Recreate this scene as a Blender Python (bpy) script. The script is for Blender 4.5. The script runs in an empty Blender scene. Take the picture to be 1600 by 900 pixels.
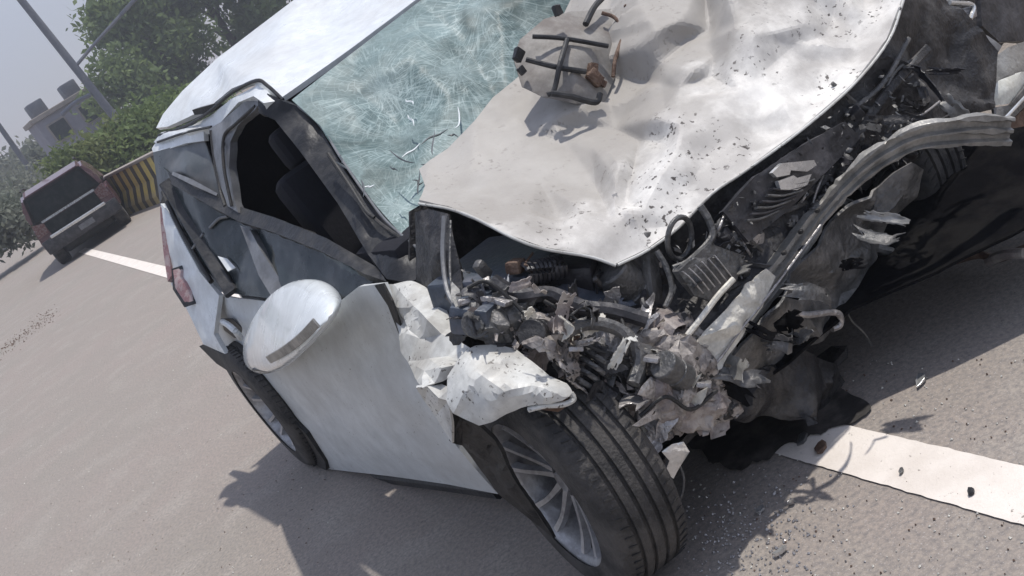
import bpy, bmesh, math, random
import numpy as np
from mathutils import Vector, Matrix, noise
from mathutils.geometry import delaunay_2d_cdt
random.seed(7); rng = np.random.default_rng(7)
S = bpy.context.scene; COL = S.collection
R_ = math.radians

# ---------------------------------------------------------------- camera
FPX, HD, ROLL, CH = 1700.0, 540.0, R_(32), 1.6
PITCH = math.atan(HD / FPX)
F = Vector((0, math.cos(PITCH), -math.sin(PITCH))); Rt = Vector((1, 0, 0)); Up = Vector((0, math.sin(PITCH), math.cos(PITCH)))
cd = bpy.data.cameras.new('camera'); cam = bpy.data.objects.new('camera', cd); COL.objects.link(cam)
cd.sensor_width = 36; cd.lens = 36 * FPX / 1600; cd.clip_start = 0.05; cd.clip_end = 6000
xa = Rt * math.cos(ROLL) - Up * math.sin(ROLL)
ya = Rt * math.sin(ROLL) + Up * math.cos(ROLL)
m = Matrix((xa, ya, -F)).transposed().to_4x4(); m.translation = (0, 0, CH); cam.matrix_world = m
S.camera = cam
def ray(px, py):
    dx, dy = px - 800, py - 450
    return F * FPX + xa * dx - ya * dy
CAM = Vector((0, 0, CH))
def ground(px, py, z=0):
    r = ray(px, py); return CAM + r * ((z - CH) / r.z)
def at_dist(px, py, dist):
    r = ray(px, py); return CAM + r * (dist / math.hypot(r.x, r.y))
# car frame: x across towards the car's left flank, y towards its tail, z up
A0 = ground(1000, 885); B0 = ground(505, 730)
DV = (B0 - A0).normalized(); UV = Vector((DV.y, -DV.x, 0))
CARM = Matrix((UV, DV, Vector((0, 0, 1)))).transposed().to_4x4(); CARM.translation = A0
CARI = CARM.inverted(); CC = CARI @ CAM; CR = CARI.to_3x3()
def W(px, py, y=None, x=None, z=None):
    r = CR @ ray(px, py)
    if y is not None: y = y * .5 if y < 0 else (2 + (y - 2) * .7 if y > 2 else y)   # crushed nose, short tail
    i, v = (1, y) if y is not None else ((0, x) if x is not None else (2, z))
    return CC + r * ((v - CC[i]) / r[i])

# ---------------------------------------------------------------- world, sun, exposure
SUNV = (UV * 0.42 + DV * -0.05 + Vector((0, 0, 1))).normalized()
w = bpy.data.worlds.new('World'); S.world = w; w.use_nodes = True
nt = w.node_tree; bg = nt.nodes['Background']
sky = nt.nodes.new('ShaderNodeTexSky'); sky.sky_type = 'NISHITA'; sky.sun_disc = False
sky.sun_elevation = math.asin(SUNV.z); sky.sun_rotation = math.atan2(SUNV.x, SUNV.y)
sky.air_density = 1.3; sky.dust_density = .5; sky.ozone_density = 3.0
tint = nt.nodes.new('ShaderNodeMix'); tint.data_type = 'RGBA'; tint.blend_type = 'MULTIPLY'; tint.inputs[0].default_value = 1; tint.inputs[7].default_value = (1.22, 1.02, .93, 1)
nt.links.new(sky.outputs[0], tint.inputs[6]); hzc = nt.nodes.new('ShaderNodeMix'); hzc.data_type = 'RGBA'; hzc.inputs[0].default_value = .55; hzc.inputs[7].default_value = (3.35, 3.65, 4.65, 1)   # milky haze over the whole sky
nt.links.new(tint.outputs[2], hzc.inputs[6]); nt.links.new(hzc.outputs[2], bg.inputs[0]); bg.inputs[1].default_value = 0.14
sl = bpy.data.lights.new('sun', 'SUN'); sl.energy = 3.6; sl.angle = R_(1.2); sl.color = (1, 0.955, 0.89)
so = bpy.data.objects.new('sun', sl); COL.objects.link(so); so.rotation_euler = SUNV.to_track_quat('Z', 'Y').to_euler()
S.view_settings.view_transform = 'Standard'; S.view_settings.look = 'None'; S.view_settings.exposure = 0.27
S.view_settings.gamma = 1

# ---------------------------------------------------------------- materials
def new_mat(name):
    mt = bpy.data.materials.new(name); mt.use_nodes = True
    return mt, mt.node_tree, mt.node_tree.nodes['Principled BSDF']
def N(nt, kind, **kw):
    n = nt.nodes.new(kind)
    for k, v in kw.items():
        if k.startswith('i_'):
            key = k[2:]; n.inputs[int(key) if key.isdigit() else key].default_value = v
        else: setattr(n, k, v)
    return n
def ramp(nt, src, p0, p1):
    n = N(nt, 'ShaderNodeMapRange'); nt.links.new(src, n.inputs[0])
    n.inputs[1].default_value = p0; n.inputs[2].default_value = p1; return n.outputs[0]
def mix(nt, fac, a, b):
    n = N(nt, 'ShaderNodeMix', data_type='RGBA')
    if hasattr(fac, 'is_linked'): nt.links.new(fac, n.inputs[0])
    else: n.inputs[0].default_value = fac
    for s, v in ((6, a), (7, b)):
        if hasattr(v, 'is_linked'): nt.links.new(v, n.inputs[s])
        else: n.inputs[s].default_value = (*v, 1)
    return n.outputs[2]
def surf(name, col, dirt=None, dirt_amt=0.5, scale=6, rough=0.5, metal=0.0, bump=0.1, bscale=60, specks=None, coat=0, drange=(.45, .62)):
    mt, nt, p = new_mat(name)
    tc = N(nt, 'ShaderNodeTexCoord').outputs['Object']
    n1 = N(nt, 'ShaderNodeTexNoise', i_Scale=scale, i_Detail=9.0, i_Roughness=.65); nt.links.new(tc, n1.inputs['Vector'])
    c = tuple(col); out = None
    n2 = N(nt, 'ShaderNodeTexNoise', i_Scale=scale * 5.3, i_Detail=6.0, i_Roughness=.7); nt.links.new(tc, n2.inputs['Vector'])
    dk = tuple(x * .8 for x in c)
    out = mix(nt, ramp(nt, n2.outputs[0], .35, .65), dk, c)
    if dirt:
        f = ramp(nt, n1.outputs[0], *drange)
        mm = N(nt, 'ShaderNodeMath', operation='MULTIPLY'); nt.links.new(f, mm.inputs[0]); mm.inputs[1].default_value = dirt_amt
        out = mix(nt, mm.outputs[0], out, dirt)
    if specks:
        v = N(nt, 'ShaderNodeTexNoise', i_Scale=specks[0], i_Detail=3.0, i_Roughness=.6); nt.links.new(tc, v.inputs['Vector'])
        a = ramp(nt, v.outputs[0], specks[1], specks[1] + .04)
        n4 = N(nt, 'ShaderNodeTexNoise', i_Scale=specks[0] * .12, i_Detail=2.0); nt.links.new(tc, n4.inputs['Vector'])
        mm = N(nt, 'ShaderNodeMath', operation='MULTIPLY'); nt.links.new(a, mm.inputs[0]); nt.links.new(ramp(nt, n4.outputs[0], .47, .57), mm.inputs[1])
        out = mix(nt, mm.outputs[0], out, specks[2])
    nt.links.new(out, p.inputs['Base Color'])
    p.inputs['Metallic'].default_value = metal; p.inputs['Coat Weight'].default_value = coat
    rr = N(nt, 'ShaderNodeMapRange', i_1=.3, i_2=.7, i_3=max(.05, rough - .12), i_4=min(1, rough + .15))
    nt.links.new(n1.outputs[0], rr.inputs[0]); nt.links.new(rr.outputs[0], p.inputs['Roughness'])
    if bump:
        nb = N(nt, 'ShaderNodeTexNoise', i_Scale=bscale, i_Detail=6.0); nt.links.new(tc, nb.inputs['Vector'])
        b = N(nt, 'ShaderNodeBump', i_Strength=bump, i_Distance=.02); nt.links.new(nb.outputs[0], b.inputs['Height']); nt.links.new(b.outputs[0], p.inputs['Normal'])
    return mt
M = {}
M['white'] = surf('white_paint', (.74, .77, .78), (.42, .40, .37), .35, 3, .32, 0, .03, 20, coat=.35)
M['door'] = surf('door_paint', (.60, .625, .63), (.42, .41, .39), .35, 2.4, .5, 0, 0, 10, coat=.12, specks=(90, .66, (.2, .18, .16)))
M['hood'] = surf('dusty_hood_paint', (.78, .76, .72), (.36, .34, .32), .8, 2.6, .62, 0, .04, 40, drange=(.40, .56), specks=(60, .60, (.07, .06, .055)))
M['mirror'] = surf('mirror_paint', (.80, .84, .85), None, 0, 3, .22, 0, .0, coat=.5)
def dust_shade_band(mt, y0, y1, dust, amt):
    """road dust plus painted shade on one half of the panel (object y), broken up by noise"""
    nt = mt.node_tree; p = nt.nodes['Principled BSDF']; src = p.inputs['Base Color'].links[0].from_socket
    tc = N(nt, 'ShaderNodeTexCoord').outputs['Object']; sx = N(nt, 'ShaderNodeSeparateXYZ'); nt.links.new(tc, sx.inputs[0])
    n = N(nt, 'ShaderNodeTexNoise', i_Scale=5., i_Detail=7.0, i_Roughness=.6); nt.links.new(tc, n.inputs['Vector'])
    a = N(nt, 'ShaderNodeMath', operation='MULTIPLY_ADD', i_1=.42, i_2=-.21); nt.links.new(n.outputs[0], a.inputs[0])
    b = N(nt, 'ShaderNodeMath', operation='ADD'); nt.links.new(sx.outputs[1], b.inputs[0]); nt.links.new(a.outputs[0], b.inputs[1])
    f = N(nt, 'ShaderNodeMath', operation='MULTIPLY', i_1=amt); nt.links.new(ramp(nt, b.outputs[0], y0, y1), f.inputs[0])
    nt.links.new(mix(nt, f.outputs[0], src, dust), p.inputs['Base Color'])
dust_shade_band(M['hood'], -.06, .05, (.29, .27, .245), .82)  # darker windscreen half: dust plus the slope's shade painted into the colour
M['fender'] = surf('torn_fender_paint', (.62, .62, .59), (.28, .26, .23), .6, 7, .42, 0, .04, 50, specks=(80, .6, (.1, .09, .08)))
M['glass_dark'] = surf('dark_window_glass', (.02, .03, .034), (.07, .072, .072), .5, 5, .12, 0, 0)
M['glass_grey'] = surf('dusty_window_glass', (.08, .09, .095), (.2, .19, .19), .5, 5, .35, 0, 0)
M['trim'] = surf('grey_pillar_metal', (.024, .025, .028), (.085, .083, .082), .5, 9, .45, .2, .15, 60)
M['pillar'] = surf('light_pillar_metal', (.19, .195, .205), (.09, .09, .095), .6, 10, .4, .2, .08, 40)
M['black'] = surf('black_rubber', (.014, .014, .015), (.06, .055, .05), .5, 10, .6, 0, .2, 80)
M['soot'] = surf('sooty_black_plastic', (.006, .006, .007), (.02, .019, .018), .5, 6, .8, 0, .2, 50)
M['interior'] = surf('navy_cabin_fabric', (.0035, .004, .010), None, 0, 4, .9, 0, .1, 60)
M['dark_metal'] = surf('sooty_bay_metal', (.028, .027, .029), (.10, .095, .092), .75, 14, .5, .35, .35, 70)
M['mid_metal'] = surf('grimy_grey_metal', (.10, .10, .10), (.22, .21, .20), .6, 16, .45, .35, .35, 80)
M['beam'] = surf('bumper_beam_metal', (.33, .32, .30), (.11, .108, .10), .6, 13, .42, .35, .2, 90)
M['cream'] = surf('scraped_primer', (.74, .71, .63), (.3, .28, .24), .4, 18, .5, .1, .25, 90)
M['mauve'] = surf('torn_mauve_plastic', (.24, .205, .195), (.46, .42, .38), .7, 14, .55, 0, .3, 70)
M['silver'] = surf('bare_aluminium', (.48, .46, .45), (.16, .15, .15), .6, 22, .35, .6, .35, 90)
M['rust'] = surf('rusty_brown_metal', (.11, .065, .045), (.28, .2, .15), .5, 25, .7, .2, .4, 90)
M['chrome'] = surf('bright_chrome', (.75, .75, .74), (.3, .3, .3), .4, 15, .2, .7, .1, 60)
M['plastic'] = surf('black_engine_plastic', (.02, .02, .024), (.09, .085, .09), .6, 12, .45, 0, .2, 60)
M['blueish'] = surf('bluish_engine_plastic', (.07, .085, .11), (.15, .15, .18), .5, 14, .4, .1, .2, 60)
M['tyre'] = surf('dusty_tyre_rubber', (.026, .025, .025), (.10, .092, .085), .7, 9, .8, 0, .35, 120, drange=(.4, .6))
M['rim'] = surf('dusty_alloy', (.42, .42, .43), (.16, .15, .15), .6, 14, .38, .45, .15, 60)
M['red'] = surf('red_lamp_plastic', (.27, .14, .14), (.36, .31, .3), .7, 20, .25, 0, .05, coat=.5)
M['darkred'] = surf('dark_red_paint', (.055, .006, .008), (.03, .01, .01), .6, 8, .4, 0, .1)
M['amber'] = surf('white_lamp_plastic', (.75, .75, .68), (.4, .38, .3), .4, 22, .3, 0, .1, coat=.4)
M['maroon'] = surf('maroon_paint', (.12, .045, .06), (.16, .11, .11), .5, 2, .3, 0, .0, coat=.5)
M['concrete'] = surf('bare_concrete', (.34, .30, .27), (.22, .2, .18), .6, 3, .9, 0, .3, 30)
M['pole'] = surf('galvanised_pole', (.13, .14, .17), (.2, .2, .22), .5, 3, .5, .4, .05)
M['bark'] = surf('bark', (.09, .07, .055), (.04, .035, .03), .7, 6, .9, 0, .6, 30)
M['soot'].node_tree.nodes['Principled BSDF'].inputs['Specular IOR Level'].default_value = .0
for k in ('glass_dark', 'trim'): M[k].node_tree.nodes['Principled BSDF'].inputs['Specular IOR Level'].default_value = .3
def stripes_mat():
    mt, nt, p = new_mat('yellow_black_barrier_paint')
    tc = N(nt, 'ShaderNodeTexCoord').outputs['Object']
    n = N(nt, 'ShaderNodeTexNoise', i_Scale=2.5, i_Detail=7.0, i_Roughness=.7); nt.links.new(tc, n.inputs['Vector'])
    c = mix(nt, ramp(nt, n.outputs[0], .42, .6), (.62, .50, .13), (.42, .35, .18)); nt.links.new(c, p.inputs['Base Color'])
    p.inputs['Roughness'].default_value = .8; return mt
M['yellow'] = stripes_mat()
M['blackpaint'] = surf('faded_black_paint', (.06, .06, .055), (.16, .14, .1), .6, 3, .8, 0, .1)

def road_mat():
    mt, nt, p = new_mat('dusty_asphalt')
    tc = N(nt, 'ShaderNodeTexCoord').outputs['Object']
    def ns(s, d=8., r=.6):
        n = N(nt, 'ShaderNodeTexNoise', i_Scale=s, i_Detail=d, i_Roughness=r); nt.links.new(tc, n.inputs['Vector']); return n.outputs[0]
    c = mix(nt, ramp(nt, ns(.9), .38, .62), (.318, .268, .232), (.290, .258, .220))
    c = mix(nt, ramp(nt, ns(3.5), .5, .72), c, (.36, .322, .28))
    c = mix(nt, ramp(nt, ns(70, 4, .7), .30, .62), (.17, .155, .148), c)
    c = mix(nt, ramp(nt, ns(240, 2, .6), .62, .72), c, (.42, .39, .37))
    sp = N(nt, 'ShaderNodeMath', operation='MULTIPLY'); nt.links.new(ramp(nt, ns(16, 5, .75), .655, .69), sp.inputs[0]); nt.links.new(ramp(nt, ns(1.6, 3), .45, .6), sp.inputs[1])
    c = mix(nt, sp.outputs[0], c, (.09, .075, .07))
    nt.links.new(c, p.inputs['Base Color']); p.inputs['Roughness'].default_value = .85
    b = N(nt, 'ShaderNodeBump', i_Strength=.28, i_Distance=.006); nt.links.new(ns(160, 5, .7), b.inputs['Height']); nt.links.new(b.outputs[0], p.inputs['Normal'])
    return mt
M['road'] = road_mat()
def paintline_mat():
    mt, nt, p = new_mat('worn_road_paint')
    tc = N(nt, 'ShaderNodeTexCoord').outputs['Object']
    def ns(s, d=6., r=.65):
        n = N(nt, 'ShaderNodeTexNoise', i_Scale=s, i_Detail=d, i_Roughness=r); nt.links.new(tc, n.inputs['Vector']); return n.outputs[0]
    c = mix(nt, ramp(nt, ns(6), .4, .65), (.74, .68, .62), (.64, .58, .52))
    c = mix(nt, ramp(nt, ns(38, 5, .7), .64, .70), c, (.26, .23, .2))
    nt.links.new(c, p.inputs['Base Color']); p.inputs['Roughness'].default_value = .75
    b = N(nt, 'ShaderNodeBump', i_Strength=.3, i_Distance=.01); nt.links.new(ns(140), b.inputs['Height']); nt.links.new(b.outputs[0], p.inputs['Normal'])
    return mt
M['line'] = paintline_mat()
M['soil'] = surf('dry_soil', (.30, .27, .22), (.13, .15, .08), .8, .35, .95, 0, .4, 8)
WEB = [(W(px_, py_, y_).x, W(px_, py_, y_).y, r_) for px_, py_, y_, r_ in ((590, 130, 1.2, .34), (640, 215, 1.0, .36), (720, 120, 1.05, .34), (625, 330, .75, .28), (760, 20, 1.2, .4))]
def windshield_mat():
    mt, nt, p = new_mat('shattered_windscreen_glass')
    tc = N(nt, 'ShaderNodeTexCoord').outputs['Object']
    wv = N(nt, 'ShaderNodeTexNoise', i_Scale=7., i_Detail=3.0); nt.links.new(tc, wv.inputs['Vector'])
    vm = N(nt, 'ShaderNodeMix', data_type='VECTOR'); vm.inputs[0].default_value = .14
    nt.links.new(tc, vm.inputs[4]); nt.links.new(wv.outputs['Color'], vm.inputs[5]); vec = vm.outputs[1]
    def ns(s, d=6., r=.6):
        n = N(nt, 'ShaderNodeTexNoise', i_Scale=s, i_Detail=d, i_Roughness=r); nt.links.new(vec, n.inputs['Vector']); return n.outputs[0]
    def crack(s, wd):
        v = N(nt, 'ShaderNodeTexVoronoi', feature='DISTANCE_TO_EDGE', i_Scale=s); nt.links.new(vec, v.inputs['Vector'])
        return ramp(nt, v.outputs['Distance'], wd, 0)
    c = mix(nt, ramp(nt, ns(3.2), .38, .62), (.018, .04, .036), (.15, .215, .215))  # teal patches paint in green reflections over the dark seen through
    c = mix(nt, ramp(nt, ns(9, 8, .7), .52, .68), c, (.06, .10, .095))
    cl = N(nt, 'ShaderNodeTexVoronoi', i_Scale=38.); nt.links.new(vec, cl.inputs['Vector'])
    sepc = N(nt, 'ShaderNodeSeparateColor'); nt.links.new(cl.outputs['Color'], sepc.inputs[0])
    mm = N(nt, 'ShaderNodeMath', operation='MULTIPLY', i_1=.22); nt.links.new(sepc.outputs[0], mm.inputs[0])
    c = mix(nt, mm.outputs[0], c, (.30, .42, .42))
    def weigh(sock, k):
        q = N(nt, 'ShaderNodeMath', operation='MULTIPLY', i_1=k); nt.links.new(sock, q.inputs[0]); return q.outputs[0]
    for sc, rot, k in (((60, 5, 9), (0.3, .2, .5), .1), ((7, 55, 12), (.8, .1, .2), .08), ((50, 9, 50), (.2, 1.1, 1.3), .09), ((14, 80, 8), (1.4, .4, 2.1), .08)):
        mp = N(nt, 'ShaderNodeMapping'); mp.inputs['Scale'].default_value = sc; mp.inputs['Rotation'].default_value = rot; nt.links.new(vec, mp.inputs[0])
        q = N(nt, 'ShaderNodeTexNoise', i_Scale=1., i_Detail=3.0); nt.links.new(mp.outputs[0], q.inputs['Vector'])
        c = mix(nt, weigh(ramp(nt, q.outputs[0], .56, .68), k), c, (.55, .66, .66))
    c = mix(nt, weigh(crack(13, .05), .2), c, (.5, .6, .6))
    c = mix(nt, weigh(crack(42, .10), .14), c, (.5, .6, .6))
    sy_ = N(nt, 'ShaderNodeSeparateXYZ'); nt.links.new(tc, sy_.inputs[0])
    c = mix(nt, weigh(ramp(nt, sy_.outputs[1], .75, 1.25), .45), c, (.22, .30, .31))  # bluish reflection painted into the colour, stronger towards the top
    # spider webs round the impact points: radial splits and broken rings
    sx = N(nt, 'ShaderNodeSeparateXYZ'); nt.links.new(tc, sx.inputs[0])
    def mth(op, a, b=None):
        q = N(nt, 'ShaderNodeMath', operation=op)
        for i_, v_ in enumerate((a, b)):
            if v_ is None: continue
            if hasattr(v_, 'is_linked'): nt.links.new(v_, q.inputs[i_])
            else: q.inputs[i_].default_value = v_
        return q.outputs[0]
    for ci, (cx, cy, R0) in enumerate(WEB):
        dx = mth('SUBTRACT', sx.outputs[0], cx); dy = mth('MULTIPLY', mth('SUBTRACT', sx.outputs[1], cy), 1.25)
        rr = mth('SQRT', mth('ADD', mth('MULTIPLY', dx, dx), mth('MULTIPLY', dy, dy))); an = mth('ARCTAN2', dx, dy)
        cb = N(nt, 'ShaderNodeCombineXYZ'); nt.links.new(mth('MULTIPLY', an, 13.), cb.inputs[0]); nt.links.new(mth('MULTIPLY', rr, 5.), cb.inputs[1]); cb.inputs[2].default_value = ci * 7.3
        q = N(nt, 'ShaderNodeTexNoise', i_Scale=1., i_Detail=1.0); nt.links.new(cb.outputs[0], q.inputs['Vector'])
        rad = ramp(nt, mth('ABSOLUTE', mth('SUBTRACT', q.outputs[0], .5)), .030, .006)
        cb2 = N(nt, 'ShaderNodeCombineXYZ'); nt.links.new(mth('MULTIPLY', an, 1.2), cb2.inputs[0]); nt.links.new(mth('MULTIPLY', rr, 26.), cb2.inputs[1]); cb2.inputs[2].default_value = ci * 3.1
        q2 = N(nt, 'ShaderNodeTexNoise', i_Scale=1., i_Detail=1.0); nt.links.new(cb2.outputs[0], q2.inputs['Vector'])
        ring = ramp(nt, mth('ABSOLUTE', mth('SUBTRACT', q2.outputs[0], .5)), .02, .004)
        fall = ramp(nt, rr, R0, R0 * .25)
        c = mix(nt, mth('MULTIPLY', mth('MULTIPLY', mth('MAXIMUM', rad, mth('MULTIPLY', ring, .8)), fall), .62), c, (.55, .66, .65))
        c = mix(nt, mth('MULTIPLY', ramp(nt, rr, R0 * .3, .0), .3), c, (.5, .6, .6))
    c = mix(nt, weigh(ramp(nt, ns(2.6, 4),   .48, .62), .40), c, (.022, .05, .046))
    c = mix(nt, weigh(ramp(nt, ns(4.4, 2),   .58, .66), .5), c, (.02, .035, .03))
    nt.links.new(c, p.inputs['Base Color'])
    p.inputs['Roughness'].default_value = .45; p.inputs['Specular IOR Level'].default_value = .2
    tr = N(nt, 'ShaderNodeBsdfTransparent'); tr.inputs[0].default_value = (.75, .9, .88, 1)
    ms = N(nt, 'ShaderNodeMixShader'); nt.links.new(ramp(nt, ns(5, 4), .35, .6), ms.inputs[0])
    mx = N(nt, 'ShaderNodeMapRange', i_1=0., i_2=1., i_3=.82, i_4=.97); nt.links.new(ramp(nt, ns(5, 4), .35, .6), mx.inputs[0]); nt.links.new(mx.outputs[0], ms.inputs[0])
    nt.links.new(tr.outputs[0], ms.inputs[1]); nt.links.new(p.outputs[0], ms.inputs[2])
    nt.links.new(ms.outputs[0], nt.nodes['Material Output'].inputs[0])
    b = N(nt, 'ShaderNodeBump', i_Strength=.22, i_Distance=.01); nt.links.new(sepc.outputs[1], b.inputs['Height']); nt.links.new(b.outputs[0], p.inputs['Normal'])
    return mt
M['wind'] = windshield_mat()
def leaf_mat(name, a, b2):
    mt, nt, p = new_mat(name)
    oi = N(nt, 'ShaderNodeTexCoord').outputs['Object']
    n = N(nt, 'ShaderNodeTexNoise', i_Scale=.9, i_Detail=5.0); nt.links.new(oi, n.inputs['Vector'])
    nt.links.new(mix(nt, ramp(nt, n.outputs[0], .38, .62), a, b2), p.inputs['Base Color']); p.inputs['Roughness'].default_value = .7
    p.inputs['Specular IOR Level'].default_value = .2
    tl = N(nt, 'ShaderNodeBsdfTranslucent'); ms = N(nt, 'ShaderNodeMixShader', i_0=.4); nt.links.new(p.inputs['Base Color'].links[0].from_socket, tl.inputs[0])
    nt.links.new(p.outputs[0], ms.inputs[1]); nt.links.new(tl.outputs[0], ms.inputs[2]); nt.links.new(ms.outputs[0], nt.nodes['Material Output'].inputs[0])
    return mt
M['leaf'] = leaf_mat('dark_leaves', (.10, .145, .06), (.19, .25, .095))
M['leaf2'] = leaf_mat('olive_leaves', (.13, .17, .065), (.19, .22, .09))
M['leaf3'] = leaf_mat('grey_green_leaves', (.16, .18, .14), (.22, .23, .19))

# ---------------------------------------------------------------- object helpers
def link(name, me, mt, parent=None, label=None, cat=None, group=None, kind=None, world=None):
    o = bpy.data.objects.new(name, me); COL.objects.link(o)
    if mt is not None and me is not None:
        me.materials.clear(); me.materials.append(mt)
    if parent: o.parent = parent
    if world is not None: o.matrix_world = world
    for k, v in (('label', label), ('category', cat), ('group', group), ('kind', kind)):
        if v: o[k] = v
    return o
def empty(name, label, cat, mat=None, group=None):
    return link(name, None, None, None, label, cat, group, None, mat if mat is not None else Matrix())
def mesh_of(bm, smooth=True, ang=35, name='m'):
    bmesh.ops.recalc_face_normals(bm, faces=bm.faces)
    me = bpy.data.meshes.new(name); bm.to_mesh(me); bm.free()
    if smooth:
        me.polygons.foreach_set('use_smooth', [True] * len(me.polygons)); me.set_sharp_from_angle(angle=R_(ang))
    return me
def crumple(bm, amp, scale, seed, keep_edge=.25):
    bm.normal_update()
    off = Vector((seed * 3.7, seed * 1.3, seed * 5.1))
    mv = []
    for v in bm.verts:
        q = v.co * scale + off
        n = noise.noise(q) + .5 * (1 - 2 * abs(noise.noise(q * 2.1))) + .25 * noise.noise(q * 4.7)
        k = keep_edge if v.is_boundary else 1
        mv.append(v.normal * (n - .3) * amp * k)
    for v, d in zip(bm.verts, mv): v.co += d
def shell(bm, th):
    bm.normal_update(); fs = list(bm.faces); vs = list(bm.verts); bd = [e for e in bm.edges if len(e.link_faces) == 1]
    nv = {v: bm.verts.new(v.co - v.normal * th) for v in vs}
    for e in bd:
        l = [l for l in e.link_faces[0].loops if l.edge == e][0]; a, b = l.vert, l.link_loop_next.vert
        try: bm.faces.new((b, a, nv[a], nv[b]))
        except ValueError: pass
    for f in fs:
        try: bm.faces.new([nv[v] for v in reversed(f.verts)])
        except ValueError: pass
def folds(bm, n, amp, seed, wmin=.05, wmax=.16):
    bm.normal_update(); r = random.Random(seed * 13 + 5); vs = list(bm.verts)
    for _ in range(n):
        c = r.choice(vs).co.copy(); nn = r.choice(vs).normal
        t = Vector((r.gauss(0, 1), r.gauss(0, 1), r.gauss(0, 1))); t = (t - nn * t.dot(nn)).normalized(); tl = nn.cross(t)
        w_ = r.uniform(wmin, wmax); L = w_ * r.uniform(1.5, 4); a_ = amp * r.choice((-1, 1, 1)) * r.uniform(.5, 1.3); asym = r.uniform(.25, 1)
        for v in vs:
            d = (v.co - c).dot(t); e = abs((v.co - c).dot(tl))
            d = d / w_ if d > 0 else -d / (w_ * asym)
            k = (1 - d) * max(0, 1 - e / L)
            if k > 0: v.co += v.normal * a_ * k
def panel(name, pts, inner, mt, parent, edge=.035, amp=.006, scale=9, seed=1, thick=.004, smooth=2, ang=30, label=None, creases=(), fold=None):
    """sheet metal / glass cut to an outline; every point is (px, py, y) on the photo's sight line at car depth y (or a Vector)"""
    allp = list(pts) + list(inner); n = len(pts)
    flat = [Vector((p[0], p[1])) / 100 for p in allp]
    V3 = [W(p[0], p[1], p[2]) if len(p) == 3 else p[3] for p in allp]
    vs, es, fs, ov, oe, of = delaunay_2d_cdt(flat, [tuple(c) for c in creases], [list(range(n))], 1, 1e-5)
    bm = bmesh.new(); bv = []
    for k, q in enumerate(vs):
        src = ov[k]
        if src: bv.append(bm.verts.new(V3[src[0]]))
        else:
            j = min(range(len(flat)), key=lambda t: (flat[t] - q).length); bv.append(bm.verts.new(V3[j]))
    for f in fs:
        try: bm.faces.new([bv[t] for t in f])
        except ValueError: pass
    bmesh.ops.remove_doubles(bm, verts=bm.verts, dist=.0005); bmesh.ops.recalc_face_normals(bm, faces=bm.faces)
    bmesh.ops.triangulate(bm, faces=bm.faces)
    for _ in range(5):
        long = [e for e in bm.edges if e.calc_length() > edge]
        if not long: break
        bmesh.ops.subdivide_edges(bm, edges=long, cuts=1, use_grid_fill=True)
        bmesh.ops.triangulate(bm, faces=[f for f in bm.faces if len(f.verts) > 3])
    for _ in range(smooth):
        bmesh.ops.smooth_vert(bm, verts=[v for v in bm.verts if not v.is_boundary], factor=.5, use_axis_x=True, use_axis_y=True, use_axis_z=True)
    bm.normal_update()
    if sum(f.normal.dot(CC - f.calc_center_median()) * f.calc_area() for f in bm.faces) < 0: bmesh.ops.reverse_faces(bm, faces=bm.faces)
    if amp: crumple(bm, amp, scale, seed)
    if fold: folds(bm, *fold[:2], seed, *fold[2:])
    if thick: shell(bm, thick)
    return link(name, mesh_of(bm, True, ang), mt, parent, label)
def catmull(P, n=6):
    if len(P) < 3 or n < 2: return list(P)
    Q = [P[0] * 2 - P[1]] + list(P) + [P[-1] * 2 - P[-2]]; out = []
    for i in range(1, len(Q) - 2):
        a, b, c, d = Q[i - 1:i + 3]
        for k in range(n):
            t = k / n
            out.append(.5 * ((2 * b) + (c - a) * t + (2 * a - 5 * b + 4 * c - d) * t * t + (3 * b - a - 3 * c + d) * t ** 3))
    out.append(P[-1].copy()); return out
def sweep(bm, P, prof, upv=Vector((0, 0, 1)), scalef=None, closed=True):
    rings = []
    for i, p in enumerate(P):
        t = (P[min(i + 1, len(P) - 1)] - P[max(i - 1, 0)]).normalized()
        s = t.cross(upv)
        if s.length < 1e-4: s = t.cross(Vector((1, 0, .1)))
        s.normalize(); u = s.cross(t).normalized()
        k = scalef(i / (len(P) - 1)) if scalef else 1
        rings.append([bm.verts.new(p + s * a * k + u * b * k) for a, b in prof])
    n = len(prof)
    for r0, r1 in zip(rings, rings[1:]):
        for j in range(n if closed else n - 1):
            bm.faces.new((r0[j], r0[(j + 1) % n], r1[(j + 1) % n], r1[j]))
    if closed:
        bm.faces.new(rings[0]); bm.faces.new(rings[-1])
def circ(r, n=8): return [(r * math.cos(2 * math.pi * k / n), r * math.sin(2 * math.pi * k / n)) for k in range(n)]
def tube_bm(P, r, n=8, sm=6, taper=None, bm=None):
    bm = bm or bmesh.new(); sweep(bm, catmull(P, sm), circ(r, n), scalef=taper); return bm
def tube(name, P, r, mt, parent, n=8, sm=6, label=None, taper=None):
    P = [W(*p) if not isinstance(p, Vector) else p for p in P]
    return link(name, mesh_of(tube_bm(P, r, n, sm, taper)), mt, parent, label)
def strip(name, pts, w_, th, mt, parent, facing=Vector((-.4, -1, .4)), label=None, sm=5, taper=None):
    P = [W(*p) if not isinstance(p, Vector) else p for p in pts]; bm = bmesh.new()
    b = min(w_, th) * .3
    pr = [(-w_/2 + b, -th/2), (w_/2 - b, -th/2), (w_/2, -th/2 + b), (w_/2, th/2 - b), (w_/2 - b, th/2), (-w_/2 + b, th/2), (-w_/2, th/2 - b), (-w_/2, -th/2 + b)]
    sweep(bm, catmull(P, sm), pr, facing, taper); return link(name, mesh_of(bm, True, 40), mt, parent, label)
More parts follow.
